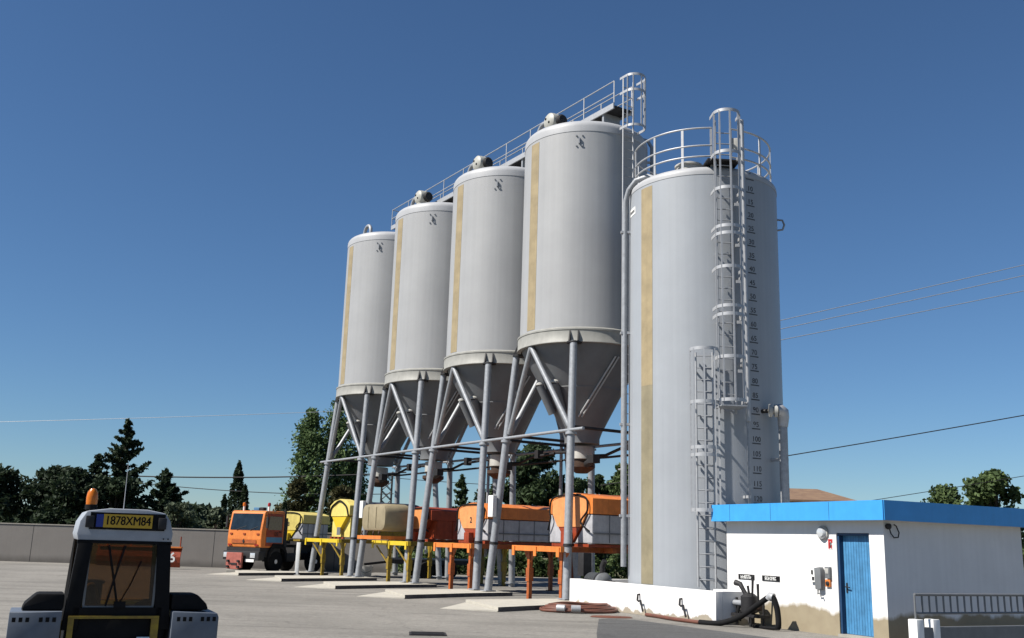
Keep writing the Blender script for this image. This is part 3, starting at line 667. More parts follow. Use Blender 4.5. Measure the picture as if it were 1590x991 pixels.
# coil of rust-red hose and mat
hc = thing('hose_coil', 'flat coil of rust red hose on the asphalt by the nearest silo leg', 'hose', (1.98,26.55,0), .35)
mb = MB(); pts = []
for i in range(150):
    a = i*.105*2; r = 1.0-.0022*i*1.0; pts.append((r*math.cos(a)*1.08, r*math.sin(a)*.78, .05+.055*(i//30)*.55+.012*math.sin(i*.7)))
mb.path(pts, .038, 10).build('hose', M['hosered'], hc)
for a in (3.9,4.3):
    c = Vector((math.cos(a)*1.02, math.sin(a)*.75, .12)); d_ = Vector((-math.sin(a),math.cos(a)*.8,0))*.12
    MB().tube(c-d_, c+d_, .085, n=14).build('coupling', M['galvb'], hc)
mm = MB(); mm.lathe([(.02,.03),(.36,.028),(.40,.004)][::-1], 28, (0,0,0)); o = mm.build('rubber_mat', M['hosered'], None, loc=(2.62,24.75,.004)); o.scale = (1.3,.62,1)
tag(o, 'small flat rust red mat on the asphalt at the basin foot', 'mat')
o = thing('manhole_cover', 'dark iron grating set in the asphalt at the photo foot', 'manhole', (-1.38,18.98,.004), .1)
MB().box(-.34,.34,-.3,.3,0,.012).build('frame', M['dark'], o, smooth=False)
mb = MB()
for i in range(8): mb.box(-.3,.3,-.26+i*.068,-.225+i*.068,.012,.022)
mb.build('grate', M['dark'], o, smooth=False)

# railing at the right of the booth
rl = thing('metal_railing', 'grey metal railing panel between white concrete posts beside the booth', 'railing', (7.47,18.5,0), TB)
for x in (0.0,.42): MB().box(x-.09,x+.09,-.1,.1,0,.56 if x < 1 else .56).build('concrete_post', M['white'], rl, bevel=.015)
mb = MB().tube((0,0,.99),(3.2,0,.99),.026,n=10).tube((0,0,.66),(3.2,0,.66),.022,n=10).build('rail', M['greyp'], rl)
for i in range(18): 
    x = .0+i*.188; MB().tube((x,0,.42 if i in (0,) else .66),(x,0,.99),.018,n=8).build('bar', M['greyp'], rl)
MB().box(.09,3.1,-.09,.09,0,.42).build('kerb_wall', M['greyp'], rl, smooth=False)

# ------------------------------------------------------------------ stands (local row frame: x = -s, y = -t)
def stand(label, s, half, beam0, beam1, legx, paint, edge, braces, dfront=-2.35):
    t = thing('spreader_stand', label, 'stand', W(s,0), ROWRZ, 'spreader stands under the silos')
    zt = 1.62
    for y in (dfront, -.4, 2.2):
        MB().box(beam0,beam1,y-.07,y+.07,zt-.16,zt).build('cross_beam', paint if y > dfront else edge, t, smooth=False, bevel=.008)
    for x in (-.62,.62): MB().box(x-.06,x+.06,dfront+.07,-.47,zt-.16,zt-.003).box(x-.06,x+.06,-.33,2.13,zt-.16,zt-.003).build('side_beam', paint, t, smooth=False)
    for y in (dfront+.22, 2.1):
        for x in legx:
            l = MB().box(x-.06,x+.06,y-.06,y+.06,.02,zt-.16).build('leg', paint, t, smooth=False)
            MB().box(x-.12,x+.12,y-.12,y+.12,.0,.025).build('foot', M['rust'], l, smooth=False)
            MB().box(x-.085,x+.085,y-.085,y+.085,.55,.95).build('sleeve', paint, l, smooth=False)
            g_ = MB().prism([(x-.32,zt-.17),(x-.06,zt-.17),(x-.06,zt-.5)], 'y', y-.02, y+.02).prism([(x+.32,zt-.17),(x+.06,zt-.17),(x+.06,zt-.5)], 'y', y-.02, y+.02)
            g_.build('gusset', paint, l, smooth=False)
    if braces:
        for x in legx:
            MB().beam((x-.75,dfront,zt-.2),(x-.04,dfront+.2,.75),.04,.05).build('brace', paint, t)
    for x in (beam0+.12, (beam0+beam1)/2, beam1-.12):
        MB().box(x-.07,x+.07,dfront-.1,dfront-.07,zt-.30,zt-.02).build('lug', edge, t, smooth=False)
    return t
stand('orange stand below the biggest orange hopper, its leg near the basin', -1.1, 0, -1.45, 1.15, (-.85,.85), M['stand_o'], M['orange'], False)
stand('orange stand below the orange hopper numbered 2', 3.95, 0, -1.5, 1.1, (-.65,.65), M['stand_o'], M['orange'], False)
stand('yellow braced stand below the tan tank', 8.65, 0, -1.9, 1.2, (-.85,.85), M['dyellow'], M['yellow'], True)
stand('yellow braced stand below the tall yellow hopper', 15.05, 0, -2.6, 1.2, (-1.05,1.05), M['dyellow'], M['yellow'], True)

# ------------------------------------------------------------------ spreader bodies (local: front at y = 0 facing -y, length along +y)
def hexlid(w, h0, h1, apex): return [(-w,h0),(-w,h1),(-w*.62,h1+(apex-h1)*.62),(0,apex),(w*.62,h1+(apex-h1)*.62),(w,h1),(w,h0)]
def spreader(label, loc, rz, w, h, length, cols, style, digit=None, group='salt spreader bodies', name='salt_spreader'):
    lidc, facec, troughc, sidec = cols
    t = thing(name, label, 'spreader', loc, rz, group)
    zl = h*.60; z1 = h*.885
    MB().prism(hexlid(w, zl, z1, h), 'y', .0, length).build('lid', lidc, t, smooth=False, bevel=.012)
    # shield shaped front panel
    poly = [(-w*.78,zl+.02),(-w*.78,z1-.04),(-w*.45,z1+(h-z1)*.45),(0,h-.10),(w*.45,z1+(h-z1)*.45),(w*.78,z1-.04),(w*.78,zl+.02),(w*.55,h*.38),(w*.50,h*.36),(-w*.50,h*.36),(-w*.55,h*.38)]
    fr = MB().prism(poly, 'y', -.05, -.001).build('front_panel', facec, t, smooth=False, bevel=.01)
    tr = [(-w*.50,h*.355),(w*.50,h*.355),(w*.14,h*.08),(-w*.14,h*.08)]
    MB().prism(tr, 'y', -.03, length-.1).build('trough', troughc, t, smooth=False)
    hp_ = [(-w*.72,zl-.002),(w*.72,zl-.002),(w*.46,h*.36),(-w*.46,h*.36)]
    MB().prism(hp_, 'y', .01, length-.05).build('hopper', troughc, t, smooth=False)
    MB().box(-w*.16,w*.16,-.22,-.032,h*.02,h*.26).build('chute', troughc, t, smooth=False, bevel=.01)
    fm = MB()
    for x in (-w*.8,w*.8): fm.box(x-.05,x+.05,.0,length,-.0,.09)
    for y in (.06,length*.5,length-.06): fm.box(-w*.8+.05,w*.8-.05,y-.05,y+.05,.0,.085)
    fm.build('frame', M['ored'] if style != 'yellow' else M['dyellow'], t, smooth=False)
    if style in ('tank','yellow'):
        for sx in (-1,1):
            poly = [(sx*w*.97,.11),(sx*w*.97,zl-.02),(sx*w*.74,zl-.02),(sx*w*.56,h*.37),(sx*w*.2,.11)]
            st = MB().prism(poly, 'y', .02, length-.08).build('side_tank', sidec, t, smooth=False, bevel=.03)
            mb = MB(); n = 5
            for i in range(1,n): mb.box(sx*w*.965,sx*w*.99,.02+(length-.1)*i/n-.007,.02+(length-.1)*i/n+.007,.13,zl-.03)
            mb.box(sx*w*.975,sx*w*1.0,.03,length-.1,zl*.42-.02,zl*.42+.02)
            mb.build('strap', M['greyp'], st, smooth=False)
    else:
        poly = [(w*.98,.1),(w*.98,zl-.005),(-w*.98,zl-.005),(-w*.98,.1)]
        MB().prism(poly, 'y', .25, length-.02).build('side_panel', sidec, t, smooth=False, bevel=.01)
        mb = MB()
        for i in range(5):
            y = .3+(length-.4)*i/4
            for sx in (-1,1): mb.box(sx*w*.98 if sx>0 else -w*1.01, sx*w*1.01 if sx>0 else -w*.98, y-.03,y+.03,.12,zl-.02)
        mb.build('rib', sidec, t, smooth=False)
    pts = [(-w*.95,-.07,h*.30),(-w*.80,-.1,h*.52),(-w*.86,-.08,h*.66),(-w*.80,-.07,z1-.02),(-w*.45,-.07,z1+(h-z1)*.5),(0,-.07,h-.07),(w*.45,-.07,z1+(h-z1)*.5),(w*.80,-.07,z1-.02),(w*.86,-.08,h*.66),(w*.62,-.12,h*.45),(w*.95,-.07,h*.28)]
    MB().path(smooth_pts(pts,5), .028, 8).build('hydraulic_hose', M['black'], t)
    if digit:
        vs, fs = text_mesh(digit, .28, .006)
        MB().add([(p.x, -.056-p.z, h*.56+p.y) for p in vs], fs).build('number', M['dark'], fr, smooth=False, fix=False)
    return t
zS = 1.63
def S(s, t, z): return W(s,t,z)
spreader('largest orange salt spreader with white side tanks beneath the nearest silo', S(-1.58,1.6,zS), ROWRZ, 1.11, 1.6, 3.3, (M['orange'],M['porange'],M['ored'],M['grime_w']), 'tank')
spreader('orange salt spreader with white side tanks marked with number 2', S(4.2,1.6,zS), ROWRZ, 1.06, 1.40, 3.3, (M['orange'],M['porange'],M['ored'],M['grime_w']), 'tank', '2')
spreader('orange red plain sided salt spreader behind the tan tank', S(9.0,1.2,zS), ROWRZ, 1.06, 1.34, 3.2, (M['ored'],M['porange'],M['ored'],M['ored']), 'panel')
# tall yellow spreader with navy tarpaulin
ys = thing('salt_spreader', 'tall yellow salt spreader under a navy tarpaulin on the yellow stand', 'spreader', S(15.85,1.6,zS), ROWRZ, 'salt spreader bodies')
w = 1.1; h = 1.75
MB().prism([(-w,1.05),(-w,1.45),(-w*.6,1.66),(0,h),(w*.6,1.66),(w,1.45),(w,1.05),(w*.78,.98),(-w*.78,.98)], 'y', 0, .5).build('hood', M['paleyel'], ys, smooth=False, bevel=.012)
MB().prism([(-w*.9,.08),(-w*.9,.96),(w*.9,.96),(w*.9,.08)], 'y', .12, .42).build('front_panel', M['paleyel'], ys, smooth=False, bevel=.01)
MB().prism([(-w*.6,.95),(w*.85,.95),(w*.3,.45),(.0,.36)], 'y', -.06, .115).build('chute', M['yellow'], ys, smooth=False)
MB().box(w*.0,w*.34,-.075,-.062,.16,.5).build('notice_panel', M['greyp'], ys, smooth=False)
MB().box(-w*.92,w*.92,.42,3.6,.08,1.30).build('hopper', M['dyellow'], ys, smooth=False, bevel=.02)
MB().prism([(-w*.98,1.302),(-w*.98,1.42),(-w*.5,1.6),(0,1.68),(w*.5,1.6),(w*.98,1.42),(w*.98,1.302)], 'y', .51, 3.7).build('tarpaulin', M['navy'], ys, bevel=.02)
MB().path(smooth_pts([(-w*.9,-.03,.95),(-w*.8,-.03,1.35),(-w*.4,-.03,1.55),(0,-.03,1.66),(w*.4,-.03,1.55),(w*.75,-.03,1.35),(w*.95,-.03,1.0)],5), .04, 8).build('hydraulic_hose', M['black'], ys)
for i in range(4): MB().box(-w*.8+i*.42,-w*.8+i*.42+.2,-.01,.08,.0,.075).build('warning_stripe', M['ored'], ys, smooth=False)
# tan tank on an orange frame
tt = thing('tan_tank', 'tan rounded plastic tank on a short orange frame over the yellow stand', 'tank', S(9.95,2.72,0), ROWRZ)
def rrect(x0,x1,z0,z1,r,n=6):
    out = []
    for cx,cz,a0 in ((x1-r,z1-r,0),(x0+r,z1-r,90),(x0+r,z0+r,180),(x1-r,z0+r,270)):
        for i in range(n+1): a = R_(a0+90*i/n); out.append((cx+r*math.cos(a), cz+r*math.sin(a)))
    return out
MB().prism(rrect(-1.08,1.05,1.98,3.02,.34), 'y', 0, 1.15).build('body', M['tan'], tt, bevel=.16)
MB().box(-1.25,.9,-.05,.05,1.66,1.80).box(-1.25,.9,1.0,1.1,1.66,1.80).box(-1.25,-1.15,.05,1.0,1.66,1.80).box(.8,.9,.05,1.0,1.66,1.80).build('frame', M['orange'], tt, smooth=False)
for x in (-.85,-.35,.2,.7): MB().path([(x,-.02,1.98),(x+.02,-.06,1.88),(x,-.02,1.80)], .03, 8).build('bracket', M['rust'], tt)
for x in (-.4,.3): MB().path([(x,-.012,2.1),(x,-.015,2.5),(x,-.012,2.9)], .012, 6).build('rib', M['tan'], tt)

# bucket, posts, clutter
o = thing('white_bucket', 'white bucket standing on the ground under the second farthest silo', 'bucket', (-6.0,44.0,0))
MB().lathe([(.22,.0),(.30,.5),(.31,.52),(.28,.52),(.21,.06),(.02,.05)], 24, caps=False).build('body', M['offw'], o)
MB().path([(-.3,0,.48),(-.2,-.2,.3),(.0,-.28,.22),(.2,-.2,.3),(.3,0,.48)], .01, 6).build('handle', M['dark'], o)
o = thing('white_post', 'white square post at the end of the yellow stand near the truck', 'post', (-9.17,44.9,0))
MB().box(-.08,.08,-.08,.08,0,1.42).build('shaft', M['white'], o, bevel=.01); MB().box(-.15,.15,-.15,.15,0,.04).build('foot', M['offw'], o, smooth=False)

pu = thing('transfer_pump', 'dark transfer pump with motor and pipes below the fill pipe of the tank', 'pump', (*TP(-101,2.95)[:2],.12), ROWRZ)
MB().box(-.7,.6,-.3,.3,.0,.2).build('base', M['conc'], pu)
MB().lathe_x([(.12,-.45),(.24,-.42),(.24,.0),(.18,.06)], 20, (-.15,0,.55)).build('motor', M['dark'], pu)
mb = MB()
for i in range(6): mb.lathe_x([(.25,-.012),(.27,0),(.25,.012)], 20, (-.5+i*.07,0,.55))
mb.build('cooling_fin', M['greyp'], pu)
MB().lathe_x([(.1,.05),(.26,.08),(.28,.2),(.2,.28),(.1,.32)], 24, (-.1,0,.55)).build('volute', M['greyp'], pu)
MB().path([(.0,0,.7),(.0,0,1.0),(.1,.0,1.15)], .08, 12).path([(.2,0,.55),(.5,0,.55),(.55,0,.3),(.55,0,.02)], .08, 12).build('pipe', M['dark'], pu)
MB().box(-.9,-.62,-.2,.1,.7,1.35).build('control_box', M['dark'], pu, bevel=.02)

ft = thing('flat_trailer', 'low dark trailer chassis standing in the shade behind the yellow stand legs', 'trailer', (-3.3,46.5,0), R_(22))
MB().box(-2.0,2.0,-.75,-.62,.62,.80).box(-2.0,2.0,.62,.75,.62,.80).box(-2.0,-1.9,-.62,.62,.62,.8).box(1.9,2.0,-.62,.62,.62,.8).box(-.05,.05,-.62,.62,.62,.8).build('frame', M['dark'], ft, smooth=False)
MB().box(-2.0,2.0,-.75,.75,.803,.86).build('deck', M['greyp'], ft, smooth=False)
for x in (-.55,.55):
    for y in (-.78,.78):
        w_ = MB().lathe_y([(.16,-.11),(.34,-.11),(.37,-.07),(.37,.07),(.34,.11),(.16,.11)], 28, (x,y,.37)).build('wheel', M['black'], ft)
        MB().lathe_y([(.03,-.10),(.15,-.09),(.17,-.05),(.17,.05),(.15,.09),(.03,.10)], 20, (x,y,.37)).build('rim', M['greyp'], w_)
MB().beam((-2.0,0,.7),(-3.2,0,.55),.1,.1).tube((-3.0,0,.5),(-3.0,0,.05),.03,n=8).build('drawbar', M['dark'], ft)

# ------------------------------------------------------------------ orange truck with its yellow spreader
def wheel(parent, x, y, r, wd, side):
    a = MB().lathe_x([(r*.55,-wd/2),(r*.93,-wd/2),(r,-wd/2+.04),(r,wd/2-.04),(r*.93,wd/2),(r*.55,wd/2)], 36, (x,y,r)).build('wheel', M['black'], parent)
    s = side
    MB().lathe_x([(r*.56,s*(wd/2-.01)),(r*.52,s*(wd/2-.01)),(r*.46,s*(wd/2-.08)),(r*.25,s*(wd/2-.06)),(r*.2,s*(wd/2+.0)),(r*.05,s*(wd/2+.01))], 28, (x,y,r)).build('rim', M['white'], a)
    return a
tk = thing('municipal_truck', 'orange cab truck with blue side stripe parked before the grey wall', 'truck', (-12.0,46.4,0), R_(-27))
cabp = [(.02,1.12),(-.02,1.5),(.0,1.88),(.14,2.70),(.24,2.78),(1.5,2.80),(1.55,2.72),(1.55,1.2),(1.42,1.12)]
MB().prism(cabp, 'x', -1.0, 1.0).build('cab', M['orange'], tk, smooth=False, bevel=.05)
MB().prism([(-.014,1.90),(.116,2.64),(.16,2.64),(.04,1.90)], 'x', -.88, .88).build('windscreen', M['wind'], tk, smooth=False)
mb = MB(); mb.tube((-.5,-.03,1.90),(.05,.02,2.08),.012,n=6).tube((.3,-.03,1.90),(.75,.01,2.06),.012,n=6); mb.build('wiper', M['dark'], tk)
for sx in (-1,1):
    dr = MB().box(sx*1.0 if sx>0 else -1.014, 1.014 if sx>0 else -1.0, .30,1.42,1.2,2.66).build('door', M['ored'] if sx>0 else M['orange'], tk, smooth=False)  # near-side door in deeper red: its shade is put into the colour
    x0_, x1_ = (1.014,1.024) if sx>0 else (-1.024,-1.014)
    MB().prism([(.38,1.93),(.46,2.54),(1.34,2.54),(1.34,1.93)], 'x', x0_, x1_).build('window', M['wind2'], dr, smooth=False)
    MB().box(x0_,x1_,.32,1.42,1.36,1.6).build('stripe', M['tblue'], dr, smooth=False)
    MB().box(x0_,x1_+.02*sx,1.2,1.32,1.82,1.86).build('handle', M['dark'], dr, smooth=False)
    m_ = MB().box(sx*1.2-.05,sx*1.2+.05,.06,.14,2.0,2.5).path([(sx*1.0,.25,2.58),(sx*1.18,.1,2.58),(sx*1.2,.1,2.45)], .018, 6).build('mirror', M['dark'], tk)
vs, fs = text_mesh('05', .26, 0)
MB().add([(1.026+p.z, .98+p.x*1, 1.73+p.y) for p in vs], fs).build('number', M['dark'], tk, smooth=False, fix=False)
MB().box(-.72,.72,-.035,-.012,1.30,1.46).build('grille', M['stand_o'], tk, smooth=False)
mb = MB().add([(0,-.06,1.50),(.06,-.06,1.40),(0,-.06,1.28),(-.06,-.06,1.40),(0,-.036,1.50),(.06,-.036,1.40),(0,-.036,1.28),(-.06,-.036,1.40)], [(0,1,2,3),(0,4,5,1),(1,5,6,2),(2,6,7,3),(3,7,4,0)]); mb.build('emblem', M['dark'], tk, smooth=False)
mb = MB()
for x, z in ((-.78,1.72),(.0,1.72),(.8,1.72)): mb.cbox((x,-.02,z),(.13,.05,.07))
mb.build('marker_plate', M['ored'], tk, smooth=False)
for x in (-.82,.75): MB().box(x-.1,x+.1,-.035,.0,1.2,1.26).build('indicator', M['lensred'], tk, smooth=False)
MB().box(-1.05,1.05,-.16,.25,.55,.95).build('bumper', M['dark'], tk, bevel=.03); MB().box(-.98,.98,-.02,1.4,.70,1.118).build('front_skirt', M['dark'], tk, smooth=False)
for x in (-.86,.72): MB().box(x-.14,x+.14,-.185,-.16,.66,.88).build('headlight', M['lamp'], tk, bevel=.01)
MB().box(.32,.82,-.19,-.165,.48,.60).build('number_plate', M['white'], tk, smooth=False)
pl = MB().prism([(-.62,.16),(-.66,.36),(-.66,.88),(.24,.88),(.24,.22),(.02,.14),(-.3,.14)], 'y', -.36, -.24).build('plough_plate', M['salmon'], tk, smooth=False, bevel=.02)
mb = MB()
for x in (-.5,.1): mb.cbox((x,-.40,.5),(.10,.1,.10)).cbox((x,-.40,.25),(.10,.1,.10))
mb.box(-.35,0,-.39,-.36,.34,.42).build('hook', M['dark'], pl, smooth=False)
for sx in (-1,1):
    MB().prism([(.50,.5),(.52,.95),(.78,1.3),(1.5,1.3),(1.78,1.0),(1.86,.5),(1.78,.5),(1.66,.92),(1.42,1.1),(.9,1.1),(.66,.9),(.58,.5)], 'x', sx*.72, sx*1.06).build('mudguard', M['black'], tk, smooth=False)
    wheel(tk, sx*.84, 1.15, .50, .30, sx); wheel(tk, sx*.84, 4.1, .50, .36, sx)
MB().box(-.42,.42,.25,5.0,.55,.86).box(-.8,.8,2.9,5.05,1.28,1.44).box(-.5,.5,3.0,3.15,.86,1.28).box(-.5,.5,4.75,4.9,.86,1.28).build('chassis', M['dark'], tk, smooth=False)
MB().box(.45,.9,2.0,2.7,.5,.9).build('fuel_tank', M['dark'], tk, bevel=.06)
MB().box(-.95,.95,1.62,1.85,.86,2.5).build('bulkhead', M['dark'], tk, smooth=False)
for x, m_ in ((-.72,'lens'),(.78,'lensred')):
    s_ = MB().tube((x,.62,2.78),(x,.62,3.0),.05,n=12).build('beacon_post', M['white'], tk)
    MB().lathe([(.07,3.0),(.075,3.1),(.05,3.16),(.01,3.17)], 16, (x,.62,0)).build('beacon', M[m_], s_)
MB().box(-.12,.2,.6,.75,2.803,2.94).build('roof_sign', M['tblue'], tk, bevel=.02); MB().box(.28,.5,.55,.8,2.803,2.95).build('roof_horn', M['dark'], tk, bevel=.03)
MB().tube((.95,1.62,2.3),(.95,1.62,2.9),.06,n=12).build('exhaust', M['dark'], tk)
p = Vector((-12.0,46.4,0)) + Matrix.Rotation(R_(-27),3,'Z') @ Vector((.08,3.0,1.45))
spreader('yellow salt spreader with pale side tanks carried on the orange truck', tuple(p), R_(-27), .86, 1.42, 2.1, (M['paleyel'],M['paleyel'],M['yellow'],M['grime_w']), 'yellow', '8')

# snow plough by the wall
sp = thing('snow_plough', 'orange red snow plough blade parked against the grey wall', 'plough', (-17.2,47.6,0), R_(4))
prof = [(.0,.08),(-.12,.3),(-.14,.55),(-.05,.8),(.12,.96),(.16,.92),(.02,.76),(-.06,.55),(-.05,.32),(.06,.08)]
MB().prism(prof, 'x', -1.9, 1.95).build('blade', M['ored'], sp, smooth=False)
MB().box(-1.9,1.95,-.1,.2,.965,1.03).build('top_edge', M['orange'], sp, smooth=False)
MB().tube((1.88,.0,1.03),(1.88,.0,1.5),.03,n=8).build('marker_pole', M['ored'], sp)
MB().path([(-1.5,.1,1.03),(-1.5,.1,1.3),(-.4,.1,1.3),(-.4,.1,1.03)], .06, 8).build('lifting_frame', M['orange'], sp)
vs, fs = text_mesh('16', .62, .012)
MB().add([(1.4+p.x, -.155-p.z, .52+p.y) for p in vs], fs).build('number', M['white'], sp, smooth=False, fix=False)

# ------------------------------------------------------------------ small tractor in the foreground, seen from behind (local: rear faces -y)
tr = thing('compact_tractor', 'small dark cab tractor with grey roof and yellow plate, cropped at lower left', 'tractor', (-4.28,11.4,0), R_(25))
rp = [(-.50,1.60),(-.52,1.66),(-.50,1.78),(-.44,1.875),(-.2,1.905),(.2,1.905),(.40,1.875),(.46,1.80),(.50,1.68),(.49,1.60)]
rf = MB().prism(rp, 'y', 0, 1.35).build('roof', M['cabgrey'], tr, bevel=.02)
MB().box(-.40,.40,-.012,-.001,1.705,1.865).build('plate_recess', M['black'], rf, smooth=False)
npl = MB().box(-.26,.26,-.028,-.012,1.725,1.85).build('number_plate', M['plate'], rf, smooth=False)
MB().box(-.335,-.262,-.026,-.012,1.728,1.847).build('plate_band', M['band'], rf, smooth=False)
vs, fs = text_mesh('1878XM84', .118, 0)
mb = MB()
for i, dx in enumerate((-.0022,0,.0022)): mb.add([(p.x*.92+dx, -.0285-p.z-i*.0006, 1.787+p.y) for p in vs], fs)
mb.build('lettering', M['black'], npl, smooth=False, fix=False)
for x in (-.40,.37): MB().box(x-.045,x+.045,-.04,-.013,1.72,1.83).build('tail_lamp', M['dark'], rf, bevel=.01)
mb = MB()
for x in (.40,.45): mb.lathe_y([(.008,-.012),(.008,.0)], 8, (x,0,1.63))
mb.build('screw', M['dark'], rf)
bc = MB().lathe([(.065,1.89),(.065,1.935)], 16, (-.40,.12,0)).build('beacon_base', M['black'], tr)
MB().lathe([(.058,1.935),(.062,2.0),(.055,2.05),(.03,2.085),(.005,2.09)], 20, (-.40,.12,0)).build('beacon', M['lens'], bc)
MB().tube((-.05,.18,1.9),(-.055,.18,2.36),.006,.003,6).build('antenna', M['galvb'], tr)
for sx in (-1,1):
    mb = MB().add([(sx*.34,0,1.60),(sx*.49,0,1.60),(sx*.56,0,.78),(sx*.40,0,.78),(sx*.34,.12,1.60),(sx*.49,.12,1.60),(sx*.56,.12,.78),(sx*.40,.12,.78)], [(0,1,2,3),(7,6,5,4),(0,4,5,1),(1,5,6,2),(2,6,7,3),(3,7,4,0)])
    mb.build('rear_pillar', M['black'], tr, bevel=.012)
    MB().beam((sx*.46,1.28,1.60),(sx*.50,1.34,.78),.06,.06).build('front_pillar', M['black'], tr)
    MB().box(sx*.485-.004,sx*.485+.004,.12,1.26,.95,1.60).build('side_window', M['tint'], tr, smooth=False)
MB().box(-.36,.36,.03,.038,.98,1.60).build('rear_window', M['tint'], tr, smooth=False)
MB().box(-.45,.45,1.30,1.308,.98,1.60).build('front_window', M['tint'], tr, smooth=False)
MB().box(-.5,.5,.0,.06,1.575,1.605).box(-.46,.46,.0,.05,.90,.985).build('window_frame', M['black'], tr, smooth=False)
MB().beam((-.17,-.01,1.56),(-.02,-.01,1.02),.022,.014,(0,1,0)).build('strut', M['black'], tr); MB().beam((.0,-.022,1.56),(-.14,-.022,1.0),.022,.014,(0,1,0)).build('strut', M['black'], tr)
MB().path(smooth_pts([(-.38,.3,.8),(-.36,.3,1.12),(-.26,.3,1.18),(-.18,.3,1.0),(-.1,.28,.96),(.0,.28,1.0)]), .014, 8).build('grab_rail', M['dyellow'], tr)
MB().box(-.42,-.16,.45,.62,.78,1.22).box(-.42,-.16,.3,.62,.70,.80).build('seat', M['black'], tr, bevel=.05)
MB().tube((-.28,1.0,.9),(-.28,.8,1.08),.02,n=8).lathe([(.15,1.08),(.17,1.10),(.15,1.12)], 24, (-.28,.8,0)).build('steering_wheel', M['dark'], tr)
MB().box(-.5,.5,.02,1.7,.42,.90).build('body', M['black'], tr, bevel=.03)
MB().box(-.5,.44,-.03,.015,.885,.91).box(.36,.44,-.03,.015,.5,.884).box(-.5,-.44,-.03,.015,.5,.884).box(-.44,.36,-.03,.015,.62,.65).build('rear_frame', M['dyellow'], tr, smooth=False)
MB().box(.22,.36,-.04,.0,.655,.72).build('lamp', M['lamp'], tr, bevel=.01)
MB().prism([(-.36,1.00),(.18,1.00),(.28,1.05),(.36,1.05),(.36,.9),(-.36,.9)], 'y', .12, .3).build('parcel_shelf', M['black'], tr, bevel=.02)
for sx in (-1,1):
    x0_, x1_ = sorted((sx*.57, sx*1.08))
    fd = MB().prism([(x0_,.5),(x0_,.955),(x1_-.02 if sx>0 else x1_,.94 if sx>0 else .955),(x1_,.90 if sx>0 else .955),(x1_,.5)], 'y', -.12, .55).build('fender', M['fend'], tr, bevel=.012)
    for i in range(7):
        if i == 3: continue
        x = sx*(.64+i*.065); MB().box(x-.018,x+.018,-.126,-.121,.865,.905).build('slot', M['black'], fd, smooth=False)
    xm = sx*.56; pts_ = [(xm,.96),(sx*.98,.96),(sx*.95,1.02),(sx*.84,1.11),(xm,1.11)]
    MB().prism(pts_, 'y', .0, .45).build('mudguard', M['black'], tr, bevel=.03)
    wheel(tr, sx*.78, .48, .44, .34, sx); wheel(tr, sx*.62, 2.3, .36, .28, sx)
MB().prism([(1.72,.42),(1.72,.98),(2.5,.9),(2.85,.75),(2.85,.42)], 'x', -.42, .42).build('bonnet', M['yellow'], tr, bevel=.03)

MB().box(-.05,.07,-.02,.03,.985,1.04).path([(.0,-.012,1.02),(.1,-.014,1.2),(.19,-.012,1.42)], .007, 6).build('wiper', M['black'], tr)
MB().box(-.37,.37,.018,.03,1.575,1.6).box(-.37,.37,.018,.03,.98,1.0).box(-.375,-.35,.018,.03,1.0,1.575).box(.35,.375,.018,.03,1.0,1.575).build('window_seal', M['greyp'], tr, smooth=False)
def lift(o):
    for c in o.children:
        if c.name.split('.')[0] in ('wheel','steering_wheel'): continue
        for v in c.data.vertices:
            z = v.co.z; v.co.z = 1.7+(z-1.7)*1.17 if z >= .7 else z*.53/.7
        lift(c)
lift(tr)

# ------------------------------------------------------------------ grey boundary wall
wm = stained('grey cement wall', (.20,.185,.17), (.12,.11,.10), .25, .5, .8, .15)
bw = thing('boundary_wall', 'long grey cement boundary wall behind the truck and the stands', 'wall', (-23,51.8,0), 0)
MB().box(-27,17.0,-.1,.1,-.02,1.86).build('wall', wm, bw, smooth=False)
for i in range(14): MB().box(-26+i*3.1-.012,-26+i*3.1+.012,-.103,-.1,.02,1.85).build('joint', M['dark'], bw, smooth=False)
MB().box(-27,17.02,-.13,.13,1.86,1.91).build('coping', M['conc'], bw, smooth=False)

